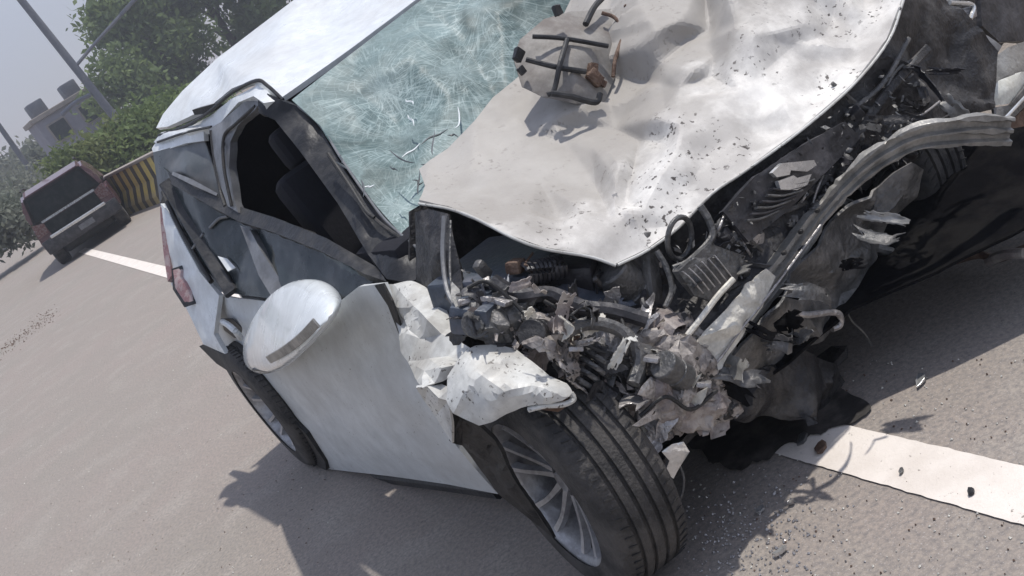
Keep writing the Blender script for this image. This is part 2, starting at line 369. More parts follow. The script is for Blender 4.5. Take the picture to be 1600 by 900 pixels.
def box_bm(sx, sy, sz, bev=.01, seg=2, mat=None, bm=None):
    b2 = bmesh.new(); bmesh.ops.create_cube(b2, size=1)
    for v in b2.verts: v.co = Vector((v.co.x * sx, v.co.y * sy, v.co.z * sz))
    if bev: bmesh.ops.bevel(b2, geom=b2.edges[:], offset=bev, segments=seg, affect='EDGES', profile=.6)
    if mat is not None: bmesh.ops.transform(b2, matrix=mat, verts=b2.verts)
    if bm is None: return b2
    me = bpy.data.meshes.new('t'); b2.to_mesh(me); b2.free(); bm.from_mesh(me); bpy.data.meshes.remove(me); return bm
def lathe_bm(prof, n=48, bm=None):
    """profile (axial x, radius) spun round the x axis"""
    bm = bm or bmesh.new(); rings = []
    for k in range(n):
        a = 2 * math.pi * k / n
        rings.append([bm.verts.new((x, r * math.cos(a), r * math.sin(a))) for x, r in prof])
    for k in range(n):
        r0, r1 = rings[k], rings[(k + 1) % n]
        for j in range(len(prof) - 1): bm.faces.new((r0[j], r0[j + 1], r1[j + 1], r1[j]))
    return bm
def copy_tree(o, parent=None):
    c = o.copy(); COL.objects.link(c)
    if parent: c.parent = parent
    for ch in list(o.children): copy_tree(ch, c)
    return c

# ================================================================ SETTING
def sheet(name, corners, z, mt, kind='structure', thick=None, **kw):
    bm = bmesh.new(); vs = [bm.verts.new((c[0], c[1], z)) for c in corners]; f = bm.faces.new(vs)
    if f.normal.z < 0: f.normal_flip()
    if thick:
        r = bmesh.ops.extrude_face_region(bm, geom=[f]); bmesh.ops.translate(bm, verts=[v for v in r['geom'] if isinstance(v, bmesh.types.BMVert)], vec=(0, 0, thick))
    bmesh.ops.recalc_face_normals(bm, faces=bm.faces)
    me = bpy.data.meshes.new(name); bm.to_mesh(me); bm.free()
    if not thick and me.polygons[0].normal.z < 0: me.flip_normals()
    return link(name, me, mt, None, kind=kind, **kw)
sheet('ground', [(-345, -195), (345, -195), (345, 495), (-345, 495)], -.12, M['soil'])
LD = (UV * .124 + DV * .992).normalized(); LN = Vector((LD.y, -LD.x, 0))
LC = CARM @ Vector((.532, -.186, 0))
def road_pt(s, t): return LC + LD * s + LN * t
far_edge = 9.3
a, b = road_pt(-40, -9.0), road_pt(160, -9.0)
c, d_ = road_pt(160, 12), road_pt(-40, 12)
sheet('road', [(p.x, p.y) for p in (road_pt(-40, -3.9), road_pt(-40, 12), road_pt(160, 12), road_pt(160, -3.9))], -.001, M['road'])
p0, p1 = road_pt(-30, -.075), road_pt(19.3, -.075)
lr = random.Random(2); bm = bmesh.new(); L0 = []; L1 = []; ks = [-30, -12] + [-3 + .02 * k for k in range(260)] + [2.3 + .4 * k for k in range(47)]
for q in ks:
    j0, j1 = (lr.gauss(0, .0009), lr.gauss(0, .0009)) if -3 <= q < 2.3 else (0, 0)
    a, b = road_pt(q, -.078 + j0), road_pt(q, .078 + j1); L0.append(bm.verts.new((a.x, a.y, .0035))); L1.append(bm.verts.new((b.x, b.y, .0035)))
for k in range(len(ks) - 1): bm.faces.new((L0[k], L0[k + 1], L1[k + 1], L1[k]))
me = bpy.data.meshes.new('lane_marking'); bm.normal_update()
bm.to_mesh(me); bm.free()
if me.polygons[0].normal.z < 0: me.flip_normals()
link('lane_marking', me, M['line'], None, kind='structure')

# ================================================================ WRECKED CAR
car = empty('wrecked_car', 'white hatchback with its front end torn open, shattered windscreen and buckled dusty bonnet', 'car', CARM)
Z = Vector((0, 0, 1))
# body side: door skins, quarter, sill
def side(p, x): return (p[0], p[1], None, W(p[0], p[1], x=x))
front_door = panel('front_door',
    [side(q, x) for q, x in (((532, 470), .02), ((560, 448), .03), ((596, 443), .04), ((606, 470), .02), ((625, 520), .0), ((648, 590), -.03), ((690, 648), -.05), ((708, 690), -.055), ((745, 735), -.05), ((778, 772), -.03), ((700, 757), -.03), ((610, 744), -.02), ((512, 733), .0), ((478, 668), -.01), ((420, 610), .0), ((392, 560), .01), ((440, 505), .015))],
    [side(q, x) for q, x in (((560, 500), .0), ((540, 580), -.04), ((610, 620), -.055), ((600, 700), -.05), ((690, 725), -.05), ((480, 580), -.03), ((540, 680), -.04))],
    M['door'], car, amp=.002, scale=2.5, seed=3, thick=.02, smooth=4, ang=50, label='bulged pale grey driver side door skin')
panel('door_edge_flange', [side(q, x) for q, x in (((585, 446), .01), ((598, 443), .01), ((612, 470), -.005), ((632, 528), -.02), ((626, 530), -.02), ((606, 478), -.0))], [], M['black'], car, amp=.001, thick=.006)
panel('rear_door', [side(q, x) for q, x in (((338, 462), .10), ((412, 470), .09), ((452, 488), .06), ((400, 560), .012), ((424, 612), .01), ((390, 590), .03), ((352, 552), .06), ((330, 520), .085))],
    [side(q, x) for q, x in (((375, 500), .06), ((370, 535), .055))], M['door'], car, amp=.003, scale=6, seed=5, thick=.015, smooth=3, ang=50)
panel('rear_quarter_panel', [(251, 318, 3.0), (262, 330, 2.92), (283, 372, 2.7), (312, 425, 2.42), (342, 462, 2.2), (334, 522, 2.35), (352, 553, 2.3), (318, 538, 2.55), (300, 500, 2.7), (285, 470, 2.85), (268, 445, 2.95), (258, 400, 3.0)],
    [(285, 420, 2.78), (312, 470, 2.5)], M['white'], car, amp=.004, scale=6, seed=8, thick=.02, smooth=3, ang=50)
strip('shut_line', [side(q, x)[3] for q, x in (((448, 486), .005), (412, 540) and ((408, 548), -.005), ((402, 572), .0), ((424, 615), -.005), ((470, 664), -.018), ((505, 712), -.012))], .006, .004, M['black'], car, Vector((-1, 0, 0)))
# handle
hb = tube_bm([W(348, 503, x=.035), W(357, 508, x=.012), W(368, 518, x=.005), W(376, 528, x=.02)], .013, 8)
link('door_handle', mesh_of(hb), M['white'], car)
panel('handle_recess', [side(q, .052) for q in ((345, 498), (362, 498), (378, 512), (382, 530), (366, 528), (350, 516))], [], M['trim'], car, amp=0, thick=.004)
# sill below the doors
strip('sill', [W(778, 770, x=.0), W(640, 752, x=.03), W(512, 738, x=.05)], .04, .03, M['trim'], car, Vector((-1, 0, 0)))
# wheel-arch trim that sticks out behind the rear wheel
panel('arch_trim', [side(q, x) for q, x in (((311, 541), .05), ((320, 538), .05), ((350, 556), .03), ((385, 590), .0), ((430, 630), -.02), ((478, 678), -.03), ((508, 722), -.02), ((510, 735), -.02), ((498, 730), -.01), ((460, 672), .0), ((415, 628), .01), ((372, 590), .02), ((338, 568), .03))], [], M['black'], car, amp=.001, thick=.03, ang=50)
# ---- roof
panel('roof', [(440, 152, 1.40), (548, 76, 1.42), (652, -2, 1.44), (760, -86, 1.46), (900, -190, 1.46), (860, -230, 2.3), (700, -160, 2.3), (560, -70, 2.3), (462, -2, 2.35), (400, 45, 2.5), (340, 90, 2.65), (285, 142, 2.8), (255, 178, 2.9), (244, 200, 2.92), (262, 198, 2.75), (300, 180, 2.4), (330, 165, 2.1), (362, 138, 1.8), (398, 124, 1.55), (415, 130, 1.5)],
    [(420, 100, 1.7), (520, 40, 1.85), (340, 140, 2.25), (640, -60, 1.9)], M['white'], car, edge=.06, amp=.004, scale=3, seed=2, thick=.02, smooth=4, ang=50)
strip('roof_gutter', [(248, 212, 2.9), (290, 197, 2.5), (325, 176, 2.1), (362, 145, 1.8), (400, 126, 1.52), (418, 134, 1.46), (442, 156, 1.38)], .013, .012, M['trim'], car)
panel('cant_rail', [(240, 222, 2.95), (252, 207, 2.85), (300, 196, 2.45), (330, 180, 2.1), (362, 154, 1.8), (402, 133, 1.52), (418, 142, 1.45), (430, 158, 1.4), (412, 161, 1.42), (396, 150, 1.5), (372, 160, 1.7), (346, 190, 1.95), (334, 198, 2.05), (290, 206, 2.4), (246, 224, 2.9)],
    [(380, 150, 1.65)], M['white'], car, amp=.002, thick=.03, ang=50)
panel('drip_moulding', [(300, 172, 2.3), (336, 162, 2.0), (348, 166, 1.95), (330, 176, 2.1), (304, 180, 2.3)], [], M['black'], car, amp=.001, thick=.01)
panel('rear_spoiler_edge', [(237, 232, 2.98), (248, 216, 2.92), (290, 210, 2.45), (318, 203, 2.2), (319, 220, 2.2), (290, 224, 2.45), (240, 240, 2.95)], [], M['white'], car, amp=.001, thick=.02, ang=50)
strip('quarter_seam', [(246, 222, 2.88), (290, 207, 2.42), (330, 198, 2.05)], .010, .008, M['trim'], car)
# ---- glass of the tail end, pillars, bent sash frames
panel('quarter_glass', [(239, 238, 2.9), (290, 224, 2.5), (319, 219, 2.25), (330, 250, 2.15), (345, 310, 2.0), (372, 342, 1.9), (320, 320, 2.2), (262, 270, 2.7), (258, 318, 2.95), (250, 318, 2.95)], [(290, 262, 2.35)], M['glass_grey'], car, amp=.003, thick=.005)
panel('rear_door_glass', [(255, 262, 2.75), (300, 300, 2.3), (370, 335, 1.9), (395, 380, 1.75), (430, 440, 1.5), (432, 468, 1.5), (345, 456, 2.1), (312, 424, 2.35), (283, 370, 2.6), (262, 325, 2.8)], [(330, 380, 2.1)], M['glass_dark'], car, amp=.003, thick=.005)
panel('front_door_glass', [(372, 338, 1.85), (430, 362, 1.5), (520, 392, 1.05), (600, 432, .68), (604, 446, .62), (560, 452, .8), (528, 470, .95), (432, 468, 1.45), (405, 412, 1.62)], [(490, 420, 1.15)], M['glass_dark'], car, amp=.003, thick=.005)
panel('door_sash', [(262, 268, 2.62), (300, 288, 2.25), (372, 322, 1.8), (430, 340, 1.45), (510, 372, 1.0), (590, 418, .68), (604, 440, .58), (570, 428, .68), (500, 392, 1.0), (430, 364, 1.4), (370, 345, 1.75), (300, 306, 2.2), (268, 288, 2.5)], [], M['trim'], car, amp=.003, thick=.02, ang=40, label='window sash bent outwards')
panel('sash_highlight', [(270, 268, 2.55), (300, 280, 2.2), (340, 302, 1.95), (338, 306, 1.95), (296, 287, 2.2), (268, 273, 2.55)], [], M['pillar'], car, amp=.001, thick=.004)
strip('window_frame', [(258, 285, 2.7), (285, 330, 2.5), (318, 385, 2.2), (345, 430, 2.0), (362, 458, 1.9)], .055, .02, M['trim'], car)
strip('window_frame', [(255, 300, 2.8), (275, 345, 2.6), (300, 390, 2.4), (330, 440, 2.15)], .020, .02, M['black'], car)
strip('window_frame', [(300, 390, 2.4), (318, 365, 2.2)], .012, .012, M['pillar'], car)
strip('window_frame', [(328, 356, 2.1), (342, 342, 2.0), (356, 338, 1.9)], .012, .012, M['pillar'], car)
panel('torn_paint_scrap', [(340, 400, 2.0), (355, 404, 1.95), (368, 418, 1.9), (356, 424, 1.92)], [], M['white'], car, amp=.001, thick=.004)
panel('centre_pillar', [(326, 202, 2.05), (346, 190, 1.95), (362, 176, 1.8), (385, 156, 1.62), (398, 150, 1.55), (408, 158, 1.5), (398, 172, 1.55), (372, 196, 1.75), (360, 222, 1.82), (358, 262, 1.83), (366, 310, 1.8), (372, 332, 1.75), (356, 322, 1.85), (344, 290, 1.95), (334, 250, 2.0)], [(350, 220, 1.85), (352, 260, 1.87)], M['pillar'], car, amp=.003, thick=.03, ang=45)
strip('pillar_seal', [(399, 166, 1.55), (368, 194, 1.74), (350, 214, 1.86), (350, 262, 1.85), (362, 322, 1.8)], .012, .012, M['black'], car)
strip('pillar_seal', [(330, 204, 2.02), (334, 240, 2.0), (344, 296, 1.95), (352, 322, 1.88)], .014, .012, M['black'], car)
panel('lower_pillar', [(375, 352, 1.72), (390, 358, 1.68), (408, 392, 1.55), (440, 440, 1.42), (452, 466, 1.36), (428, 470, 1.42), (404, 430, 1.55), (390, 392, 1.66)], [], M['pillar'], car, amp=.003, thick=.03)
# ---- A pillar
panel('windscreen_pillar', [(402, 152, 1.5), (418, 146, 1.44), (442, 158, 1.36), (470, 168, 1.32), (500, 200, 1.22), (540, 268, 1.0), (580, 322, .84), (622, 366, .68), (655, 398, .55), (668, 424, .46), (642, 442, .5), (604, 436, .6), (574, 396, .74), (528, 318, .98), (470, 238, 1.22), (430, 188, 1.4), (404, 176, 1.46)],
    [(480, 208, 1.22), (560, 330, .86), (620, 400, .58)], M['trim'], car, amp=.006, scale=14, thick=.03, ang=40, label='exposed grey windscreen pillar')
strip('windscreen_gasket', [(514, 244, 1.02), (536, 276, .94), (562, 310, .84), (590, 346, .73), (650, 388, .56)], .012, .012, M['black'], car)
strip('pillar_edge', [(466, 166, 1.31), (500, 196, 1.2), (532, 246, 1.03), (566, 296, .88), (604, 346, .72), (655, 390, .52)], .008, .01, M['pillar'], car)
# wiper
tube('wiper', [(513, 240, 1.0), (545, 288, .88), (572, 330, .77), (585, 340, .74)], .006, M['black'], car)
# ---- cabin
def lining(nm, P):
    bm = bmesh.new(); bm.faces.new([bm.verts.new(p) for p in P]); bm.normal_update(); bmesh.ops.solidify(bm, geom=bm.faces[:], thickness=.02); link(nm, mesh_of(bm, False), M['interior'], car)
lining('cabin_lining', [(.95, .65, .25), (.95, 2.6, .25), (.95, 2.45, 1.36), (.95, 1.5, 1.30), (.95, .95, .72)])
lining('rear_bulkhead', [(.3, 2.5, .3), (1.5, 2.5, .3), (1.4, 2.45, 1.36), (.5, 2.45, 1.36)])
bm = box_bm(.44, .14, .56, .05, 3, Matrix.Translation((.54, 1.48, .88)) @ Matrix.Rotation(R_(-14), 4, 'X'))
fs = link('front_seat', mesh_of(bm), M['interior'], car)
bm = box_bm(.24, .10, .16, .04, 3, Matrix.Translation((.54, 1.58, 1.22)) @ Matrix.Rotation(R_(-10), 4, 'X'))
link('headrest', mesh_of(bm), M['interior'], fs)
bm = box_bm(1.3, .3, .22, .04, 2, Matrix.Translation((.8, .72, .82)))
link('dashboard', mesh_of(bm), M['interior'], car)
sw = bmesh.new(); P = [Vector((.50 + .18 * math.cos(t), 1.12 + .05 * math.sin(t), .84 + .17 * math.sin(t))) for t in np.linspace(0, 2 * math.pi, 21)]
sweep(sw, P, circ(.014)); link('steering_wheel', mesh_of(sw), M['plastic'], car)
# ---- windscreen
ws = panel('windscreen', [(456, 156, 1.34), (548, 84, 1.38), (655, 2, 1.42), (770, -84, 1.44), (960, -215, 1.44), (1150, -330, 1.4), (1230, -180, .95), (1050, 0, .9), (900, 110, .88), (800, 190, .80), (740, 270, .72), (700, 340, .62), (668, 412, .46), (632, 372, .62), (585, 318, .82), (545, 262, .98), (500, 196, 1.18)],
    [(560, 140, 1.24), (640, 90, 1.18), (620, 190, 1.12), (700, 150, .98), (560, 220, 1.08), (640, 270, .86), (720, 60, 1.18), (780, 20, 1.12), (660, 330, .68), (840, -20, 1.1)],
    M['wind'], car, edge=.03, amp=.007, scale=6, seed=12, thick=.005, smooth=1, ang=24, label='sagging shattered green tinted windscreen')
# long glass-film tears, raised ribbons of crazed glass
for k in range(46):
    t, s = random.random(), random.random()
    px = 500 + 330 * s + random.uniform(-20, 20); py = 330 - 290 * s + (t - .3) * 130
    y0 = 1.15 - .35 * (py - (430 - .85 * px) ) / 300 if False else None
    a_ = random.uniform(0, 3.14); L = random.uniform(12, 55)
    def depth(x, y):  # plane through the sagging screen
        return .98 - (x - 640) * .0012 - (y - 190) * .0036 * 1.0 + (y < 60) * 0
    pts = []
    for q in (-.5, -.15, .2, .5):
        X_, Y_ = px + math.cos(a_) * L * q + random.uniform(-3, 3), py + math.sin(a_) * L * q + random.uniform(-3, 3)
        pts.append(W(X_, Y_, max(.5, min(1.4, depth(X_, Y_))) - .05))
    if any(False for _ in ()): pass
    inside = (py > 160 - (px - 450) * .76 + 20) and (py < 420 - (px - 640) * .95 - 30) and (px - 470) * 1.3 > (py - 170) * .95
    if inside: link('glass_ridge', mesh_of(tube_bm(pts, .0028, 4, 3, lambda u: .3 + .9 * math.sin(math.pi * u))), M['glass_grey'] if k % 3 else M['mirror'], ws)
# ---- bonnet
HO = [(655, 264, .60), (672, 250, .60), (700, 232, .60), (742, 188, .62), (770, 152, .64), (800, 128, .66), (842, 92, .68), (872, 40, .70), (905, -30, .72), (980, -130, .74), (1110, -230, .7), (1280, -190, .3), (1380, -90, -.2), (1408, 0, -.48), (1385, 62, -.50), (1332, 130, -.52), (1250, 202, -.50), (1165, 264, -.46), (1112, 300, -.42), (1062, 350, -.37), (1012, 388, -.33), (962, 412, -.30), (920, 398, -.24), (850, 386, -.15), (800, 368, -.05), (742, 338, .10), (700, 322, .22), (655, 314, .34), (664, 290, .46)]
HI = [(740, 250, .44), (700, 290, .42), (770, 300, .26), (820, 200, .46), (840, 280, .22), (900, 200, .34), (870, 330, .06), (930, 290, .10), (960, 200, .25), (940, 120, .42), (1010, 130, .27), (1080, 60, .20), (1000, 220, .11), (905, 375, -.18),
      (960, 350, -.22), (1000, 320, -.24), (1030, 270, -.21), (1055, 232, -.19), (1090, 205, -.18), (1130, 160, -.15), (1180, 125, -.17), (1240, 74, -.15), (1300, 30, -.16), (1350, -20, -.15),
      (985, 290, -.02), (1030, 220, .03), (1110, 120, .05), (1090, 270, -.30), (1150, 215, -.30), (1220, 150, -.31), (1290, 100, -.30), (1340, 60, -.33), (1200, -40, .1), (1050, -60, .45), (990, 380, -.29)]
def idw(x, y, P):
    ws = [(1 / (((x - p[0]) ** 2 + (y - p[1]) ** 2) ** 1.5 + 1), p[2]) for p in P]; return sum(a * b for a, b in ws) / sum(a for a, b in ws)
def inside(x, y, P):
    c = False
    for k in range(len(P)):
        (x1, y1), (x2, y2) = P[k][:2], P[k - 1][:2]
        if (y1 > y) != (y2 > y) and x < (x2 - x1) * (y - y1) / (y2 - y1) + x1: c = not c
    return c
hr = random.Random(4); HX = []
while len(HX) < 62:
    x, y = hr.uniform(655, 1400), hr.uniform(-120, 410)
    if inside(x, y, HO) and min(math.hypot(x - p[0], y - p[1]) for p in HO + HI + HX) > 26:
        HX.append((x, y, idw(x, y, HO + HI) + hr.choice((-1, 1)) * hr.uniform(.003, .013)))
HI = HI + HX
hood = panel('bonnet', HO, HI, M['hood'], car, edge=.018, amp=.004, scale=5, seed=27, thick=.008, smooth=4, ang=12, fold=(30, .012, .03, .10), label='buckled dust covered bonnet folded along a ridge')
strip('bonnet_lip', [(655, 318, .345), (700, 326, .22), (742, 341, .1), (800, 371, -.05), (850, 389, -.15), (920, 401, -.24), (962, 415, -.3)], .007, .009, M['fender'], car)
strip('bonnet_lip', [(965, 414, -.305), (1012, 391, -.335), (1062, 354, -.375), (1112, 303, -.425), (1165, 267, -.465), (1250, 205, -.505), (1332, 134, -.525), (1388, 64, -.505), (1412, 0, -.485)], .007, .009, M['fender'], car)

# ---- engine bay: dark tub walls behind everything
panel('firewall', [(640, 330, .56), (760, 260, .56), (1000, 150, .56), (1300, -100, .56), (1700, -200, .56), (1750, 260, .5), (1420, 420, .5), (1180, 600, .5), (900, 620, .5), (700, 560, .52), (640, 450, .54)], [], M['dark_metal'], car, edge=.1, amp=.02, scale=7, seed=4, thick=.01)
panel('inner_wing', [(648, 332, .34), (668, 326, .3), (700, 334, .2), (720, 420, .15), (728, 500, .1), (700, 470, .16), (676, 452, .3), (650, 440, .42)], [(685, 400, .2)], M['dark_metal'], car, amp=.01, scale=14, thick=.008)
def blob(name, px, py, y, sx, sy, sz, mt, rot=(0, 0, 0), bev=.012, seed=0, amp=.004, label=None, par=None):
    bm = box_bm(sx, sy, sz, min(bev, min(sx, sy, sz) * .3), 2)
    bmesh.ops.subdivide_edges(bm, edges=[e for e in bm.edges if e.calc_length() > .03], cuts=2, use_grid_fill=True)
    if amp: crumple(bm, amp * .35, 9, seed + 1, 1)
    from mathutils import Euler
    bmesh.ops.transform(bm, matrix=Matrix.Translation(W(px, py, y)) @ Euler([R_(r) for r in rot]).to_matrix().to_4x4(), verts=bm.verts)
    return link(name, mesh_of(bm, True, 35), mt, par or car, label)
def can(name, px, py, y, r, L, mt, rot=(0, 0, 0), prof=None, par=None):
    prof = prof or [(-L/2, .001), (-L/2, r*.92), (-L/2 + r*.1, r), (-L*.1, r), (-L*.08, r*.94), (L*.02, r*.94), (L*.04, r), (L/2 - r*.1, r), (L/2, r*.9), (L/2, .001)]
    from mathutils import Euler
    bm = lathe_bm(prof, 24); bmesh.ops.transform(bm, matrix=Matrix.Translation(W(px, py, y)) @ Euler([R_(q) for q in rot]).to_matrix().to_4x4(), verts=bm.verts)
    return link(name, mesh_of(bm, True, 35), mt, par or car)
# thin vertical stay rods at the bay's left
strip('stay_rod', [(694, 338, .1), (692, 400, .08), (698, 450, .04), (712, 480, .0)], .012, .010, M['pillar'], car)
strip('stay_rod', [(704, 345, .09), (703, 420, .05), (708, 468, .01)], .006, .008, M['mid_metal'], car)
panel('wing_bracket', [(706, 440, .0), (718, 452, -.02), (722, 474, -.03), (712, 480, -.02), (704, 462, .0)], [], M['cream'], car, amp=.004, thick=.006)
blob('engine_cover', 800, 430, .18, .34, .30, .12, M['blueish'], (12, 8, 25), seed=2, amp=.012)
blob('intake_manifold', 760, 480, .02, .20, .10, .07, M['blueish'], (25, 10, 30), seed=3, amp=.01)
for i in range(4): tube('intake_runner', [(738 + i * 17, 466 + i * 2, -.04), (742 + i * 17, 486, -.08), (736 + i * 16, 506, -.06)], .013, M['blueish'] if i % 2 else M['mid_metal'], car)
strip('bay_crossbar', [(716, 474, -.04), (745, 468, -.06), (778, 470, -.08)], .016, .012, M['silver'], car)
blob('battery', 862, 485, .02, .10, .09, .13, M['mid_metal'], (10, 15, 20), seed=7, amp=.006)
blob('relay_box', 900, 435, .0, .13, .12, .12, M['plastic'], (20, 0, 35), seed=8, amp=.008)
blob('air_box', 915, 470, -.1, .14, .12, .07, M['blueish'], (40, 10, 10), seed=9, amp=.012)
can('coolant_tank', 980, 450, -.18, .055, .17, M['mid_metal'], (0, 72, 25))
blob('radiator_tank', 1010, 425, -.24, .05, .06, .20, M['mid_metal'], (10, 28, 20), seed=10)
can('blower_motor', 820, 505, -.02, .05, .08, M['plastic'], (0, 20, 60))
can('pulley', 745, 505, -.07, .035, .04, M['mid_metal'], (0, 20, 60))
can('horn', 1402, 292, -.05, .075, .06, M['mid_metal'], (0, -10, 70))
can('brake_reservoir', 838, 400, .2, .04, .10, M['blueish'], (0, 70, 10))
# fan opening and radiator frame
panel('radiator_support', [(965, 416, -.22), (1012, 392, -.26), (1062, 354, -.3), (1112, 304, -.34), (1200, 240, -.38), (1300, 160, -.4), (1390, 66, -.4), (1412, 0, -.38), (1440, -30, -.3), (1500, 10, -.3), (1560, 80, -.36), (1550, 170, -.42), (1460, 200, -.44), (1360, 258, -.5), (1290, 320, -.52), (1220, 400, -.52), (1140, 500, -.5), (1095, 556, -.46), (1040, 520, -.36), (985, 480, -.25)],
      [(1060, 420, -.28), (1120, 380, -.36), (1180, 350, -.42), (1250, 270, -.42), (1330, 180, -.42), (1420, 100, -.4), (1480, 90, -.32), (1440, 170, -.42)], M['dark_metal'], car, edge=.022, amp=.008, fold=(26, .022, .03, .10), scale=9, seed=31, thick=.01, smooth=1, ang=28)
fr = bmesh.new(); cpt = W(1062, 372, -.4); P = [cpt + Vector((.045 * math.cos(t), -.02 * math.sin(t), .052 * math.sin(t))) for t in np.linspace(0, 2 * math.pi, 25)]
sweep(fr, P, circ(.007)); link('fan_shroud', mesh_of(fr), M['mid_metal'], car)
strip('support_brace', [(1094, 322, -.44), (1108, 345, -.46), (1112, 372, -.47), (1078, 408, -.46), (1052, 420, -.43)], .018, .014, M['mid_metal'], car)
strip('support_brace', [(1026, 392, -.37), (1042, 420, -.4), (1050, 452, -.42), (1040, 480, -.42)], .014, .014, M['mid_metal'], car)
panel('radiator_core', [(1060, 424, -.5), (1108, 380, -.52), (1165, 400, -.54), (1150, 440, -.54), (1112, 470, -.53), (1085, 462, -.52)], [(1110, 425, -.53)], M['mid_metal'], car, amp=.01, scale=20, seed=5, thick=.02)
for i in range(6):
    strip('radiator_fin', [(1066 + i * 10, 424 - i * 5, -.535), (1080 + i * 10, 436 - i * 4, -.55), (1098 + i * 9, 458 - i * 5, -.55)], .0035, .008, M['silver'], car, sm=3)
panel('lamp_shard', [(1144, 372, -.5), (1150, 362, -.5), (1176, 364, -.5), (1182, 372, -.5), (1176, 381, -.5), (1146, 378, -.5)], [], M['chrome'], car, amp=.003, thick=.012)
# grille with the broken maker's emblem
panel('grille', [(1130, 330, -.52), (1180, 275, -.54), (1240, 235, -.55), (1320, 190, -.55), (1345, 215, -.56), (1290, 270, -.57), (1230, 330, -.57), (1170, 378, -.55)], [(1220, 285, -.57)], M['plastic'], car, amp=.008, scale=20, seed=6, thick=.015)
for i in range(7):
    o = i * 9
    strip('grille_slat', [(1165 + o * .9, 345 - o * 1.1, -.585), (1188 + o, 342 - o, -.59), (1215 + o * 1.05, 330 - o * .9, -.59)], .006, .012, M['plastic'] if i % 2 else M['mid_metal'], car, sm=3)
em = panel('emblem', [(1207, 270, -.60), (1222, 255, -.60), (1272, 250, -.60), (1276, 258, -.60), (1262, 268, -.60), (1236, 266, -.60), (1234, 273, -.60), (1214, 277, -.60)], [], M['chrome'], car, amp=.001, thick=.012, ang=40)
panel('emblem_stroke', [(1216, 283, -.602), (1240, 274, -.602), (1246, 278, -.602), (1268, 272, -.602), (1262, 288, -.602), (1246, 297, -.602), (1220, 296, -.602)], [], M['chrome'], em, amp=.001, thick=.012, ang=40)
# ---- bumper beam: ribbed channel from the crumpled corner to the far lamp
BP = [W(*p) for p in ((1098, 566, -.46), (1150, 500, -.48), (1215, 425, -.50), (1285, 330, -.56), (1350, 262, -.68), (1425, 218, -.84), (1500, 205, -.98), (1578, 204, -1.06))]
BP = catmull(BP, 14)
prof = [(-.012, -.036), (.012, -.035), (.014, -.024), (.002, -.019), (.002, -.009), (.015, -.004), (.015, .005), (.002, .009), (.002, .021), (.014, .025), (.012, .035), (-.012, .037)]
bm = bmesh.new(); sweep(bm, BP, prof, Vector((0, -.15, 1)), lambda u: 1.0 + .12 * math.sin(u * 9) - .18 * (.4 < u < .5) + .25 * (u < .1)); folds(bm, 14, .006, 5, .02, .07); crumple(bm, .004, 12, 3, 1)
beam = link('bumper_beam', mesh_of(bm, True, 30), M['beam'], car)
panel('scraped_patch', [(1072, 566, -0.48), (1092, 526, -0.50), (1136, 482, -0.54), (1165, 444, -0.55), (1198, 420, -0.57), (1212, 432, -0.57), (1190, 480, -0.56), (1156, 532, -0.54), (1124, 574, -0.51), (1096, 592, -0.48)], [(1140, 510, -0.56)], M['cream'], beam, edge=.015, amp=.003, scale=25, seed=9, thick=.004, fold=(12, .008, .015, .05))
strip('beam_edge', [(1074, 524, -.52), (1096, 496, -.55), (1122, 462, -.58), (1146, 436, -.59)], .014, .012, M['cream'], beam)
strip('beam_edge', [(1086, 590, -.50), (1120, 566, -.53), (1160, 512, -.55), (1200, 462, -.57), (1282, 352, -.61)], .006, .008, M['silver'], beam)
for i in range(5): blob('beam_hole_plug', 1225 + i * 26, 395 - i * 33, -.60, .012, .012, .010, M['black'], (0, 0, 20), amp=0, par=beam)
# lower bumper skin hanging below the beam
panel('bumper_skin', [(1110, 590, -.45), (1170, 520, -.52), (1240, 430, -.58), (1300, 345, -.55), (1365, 285, -.64), (1420, 250, -.76), (1440, 262, -.76), (1424, 300, -.68), (1392, 330, -.6), (1368, 400, -.44), (1340, 450, -.46), (1322, 478, -.48), (1300, 512, -.46), (1250, 548, -.44), (1200, 575, -.4), (1150, 610, -.38)],
      [(1200, 520, -.46), (1260, 450, -.5), (1310, 400, -.5), (1350, 320, -.5), (1240, 520, -.46), (1310, 460, -.44)], M['mid_metal'], car, edge=.02, amp=.004, fold=(22, .018, .03, .10), scale=7, seed=41, thick=.008, smooth=1, ang=28)
tube('tow_hook', [(1228, 485, -.5), (1260, 492, -.54), (1296, 488, -.56), (1312, 492, -.55), (1312, 508, -.53), (1300, 514, -.52)], .009, M['silver'], car)
tube('coolant_pipe', [(1362, 385, -.44), (1386, 392, -.46), (1420, 400, -.47)], .013, M['mid_metal'], car)
tube('hanging_wire', [(1318, 470, -.48), (1330, 500, -.48), (1350, 520, -.47), (1362, 540, -.46)], .003, M['mid_metal'], car)
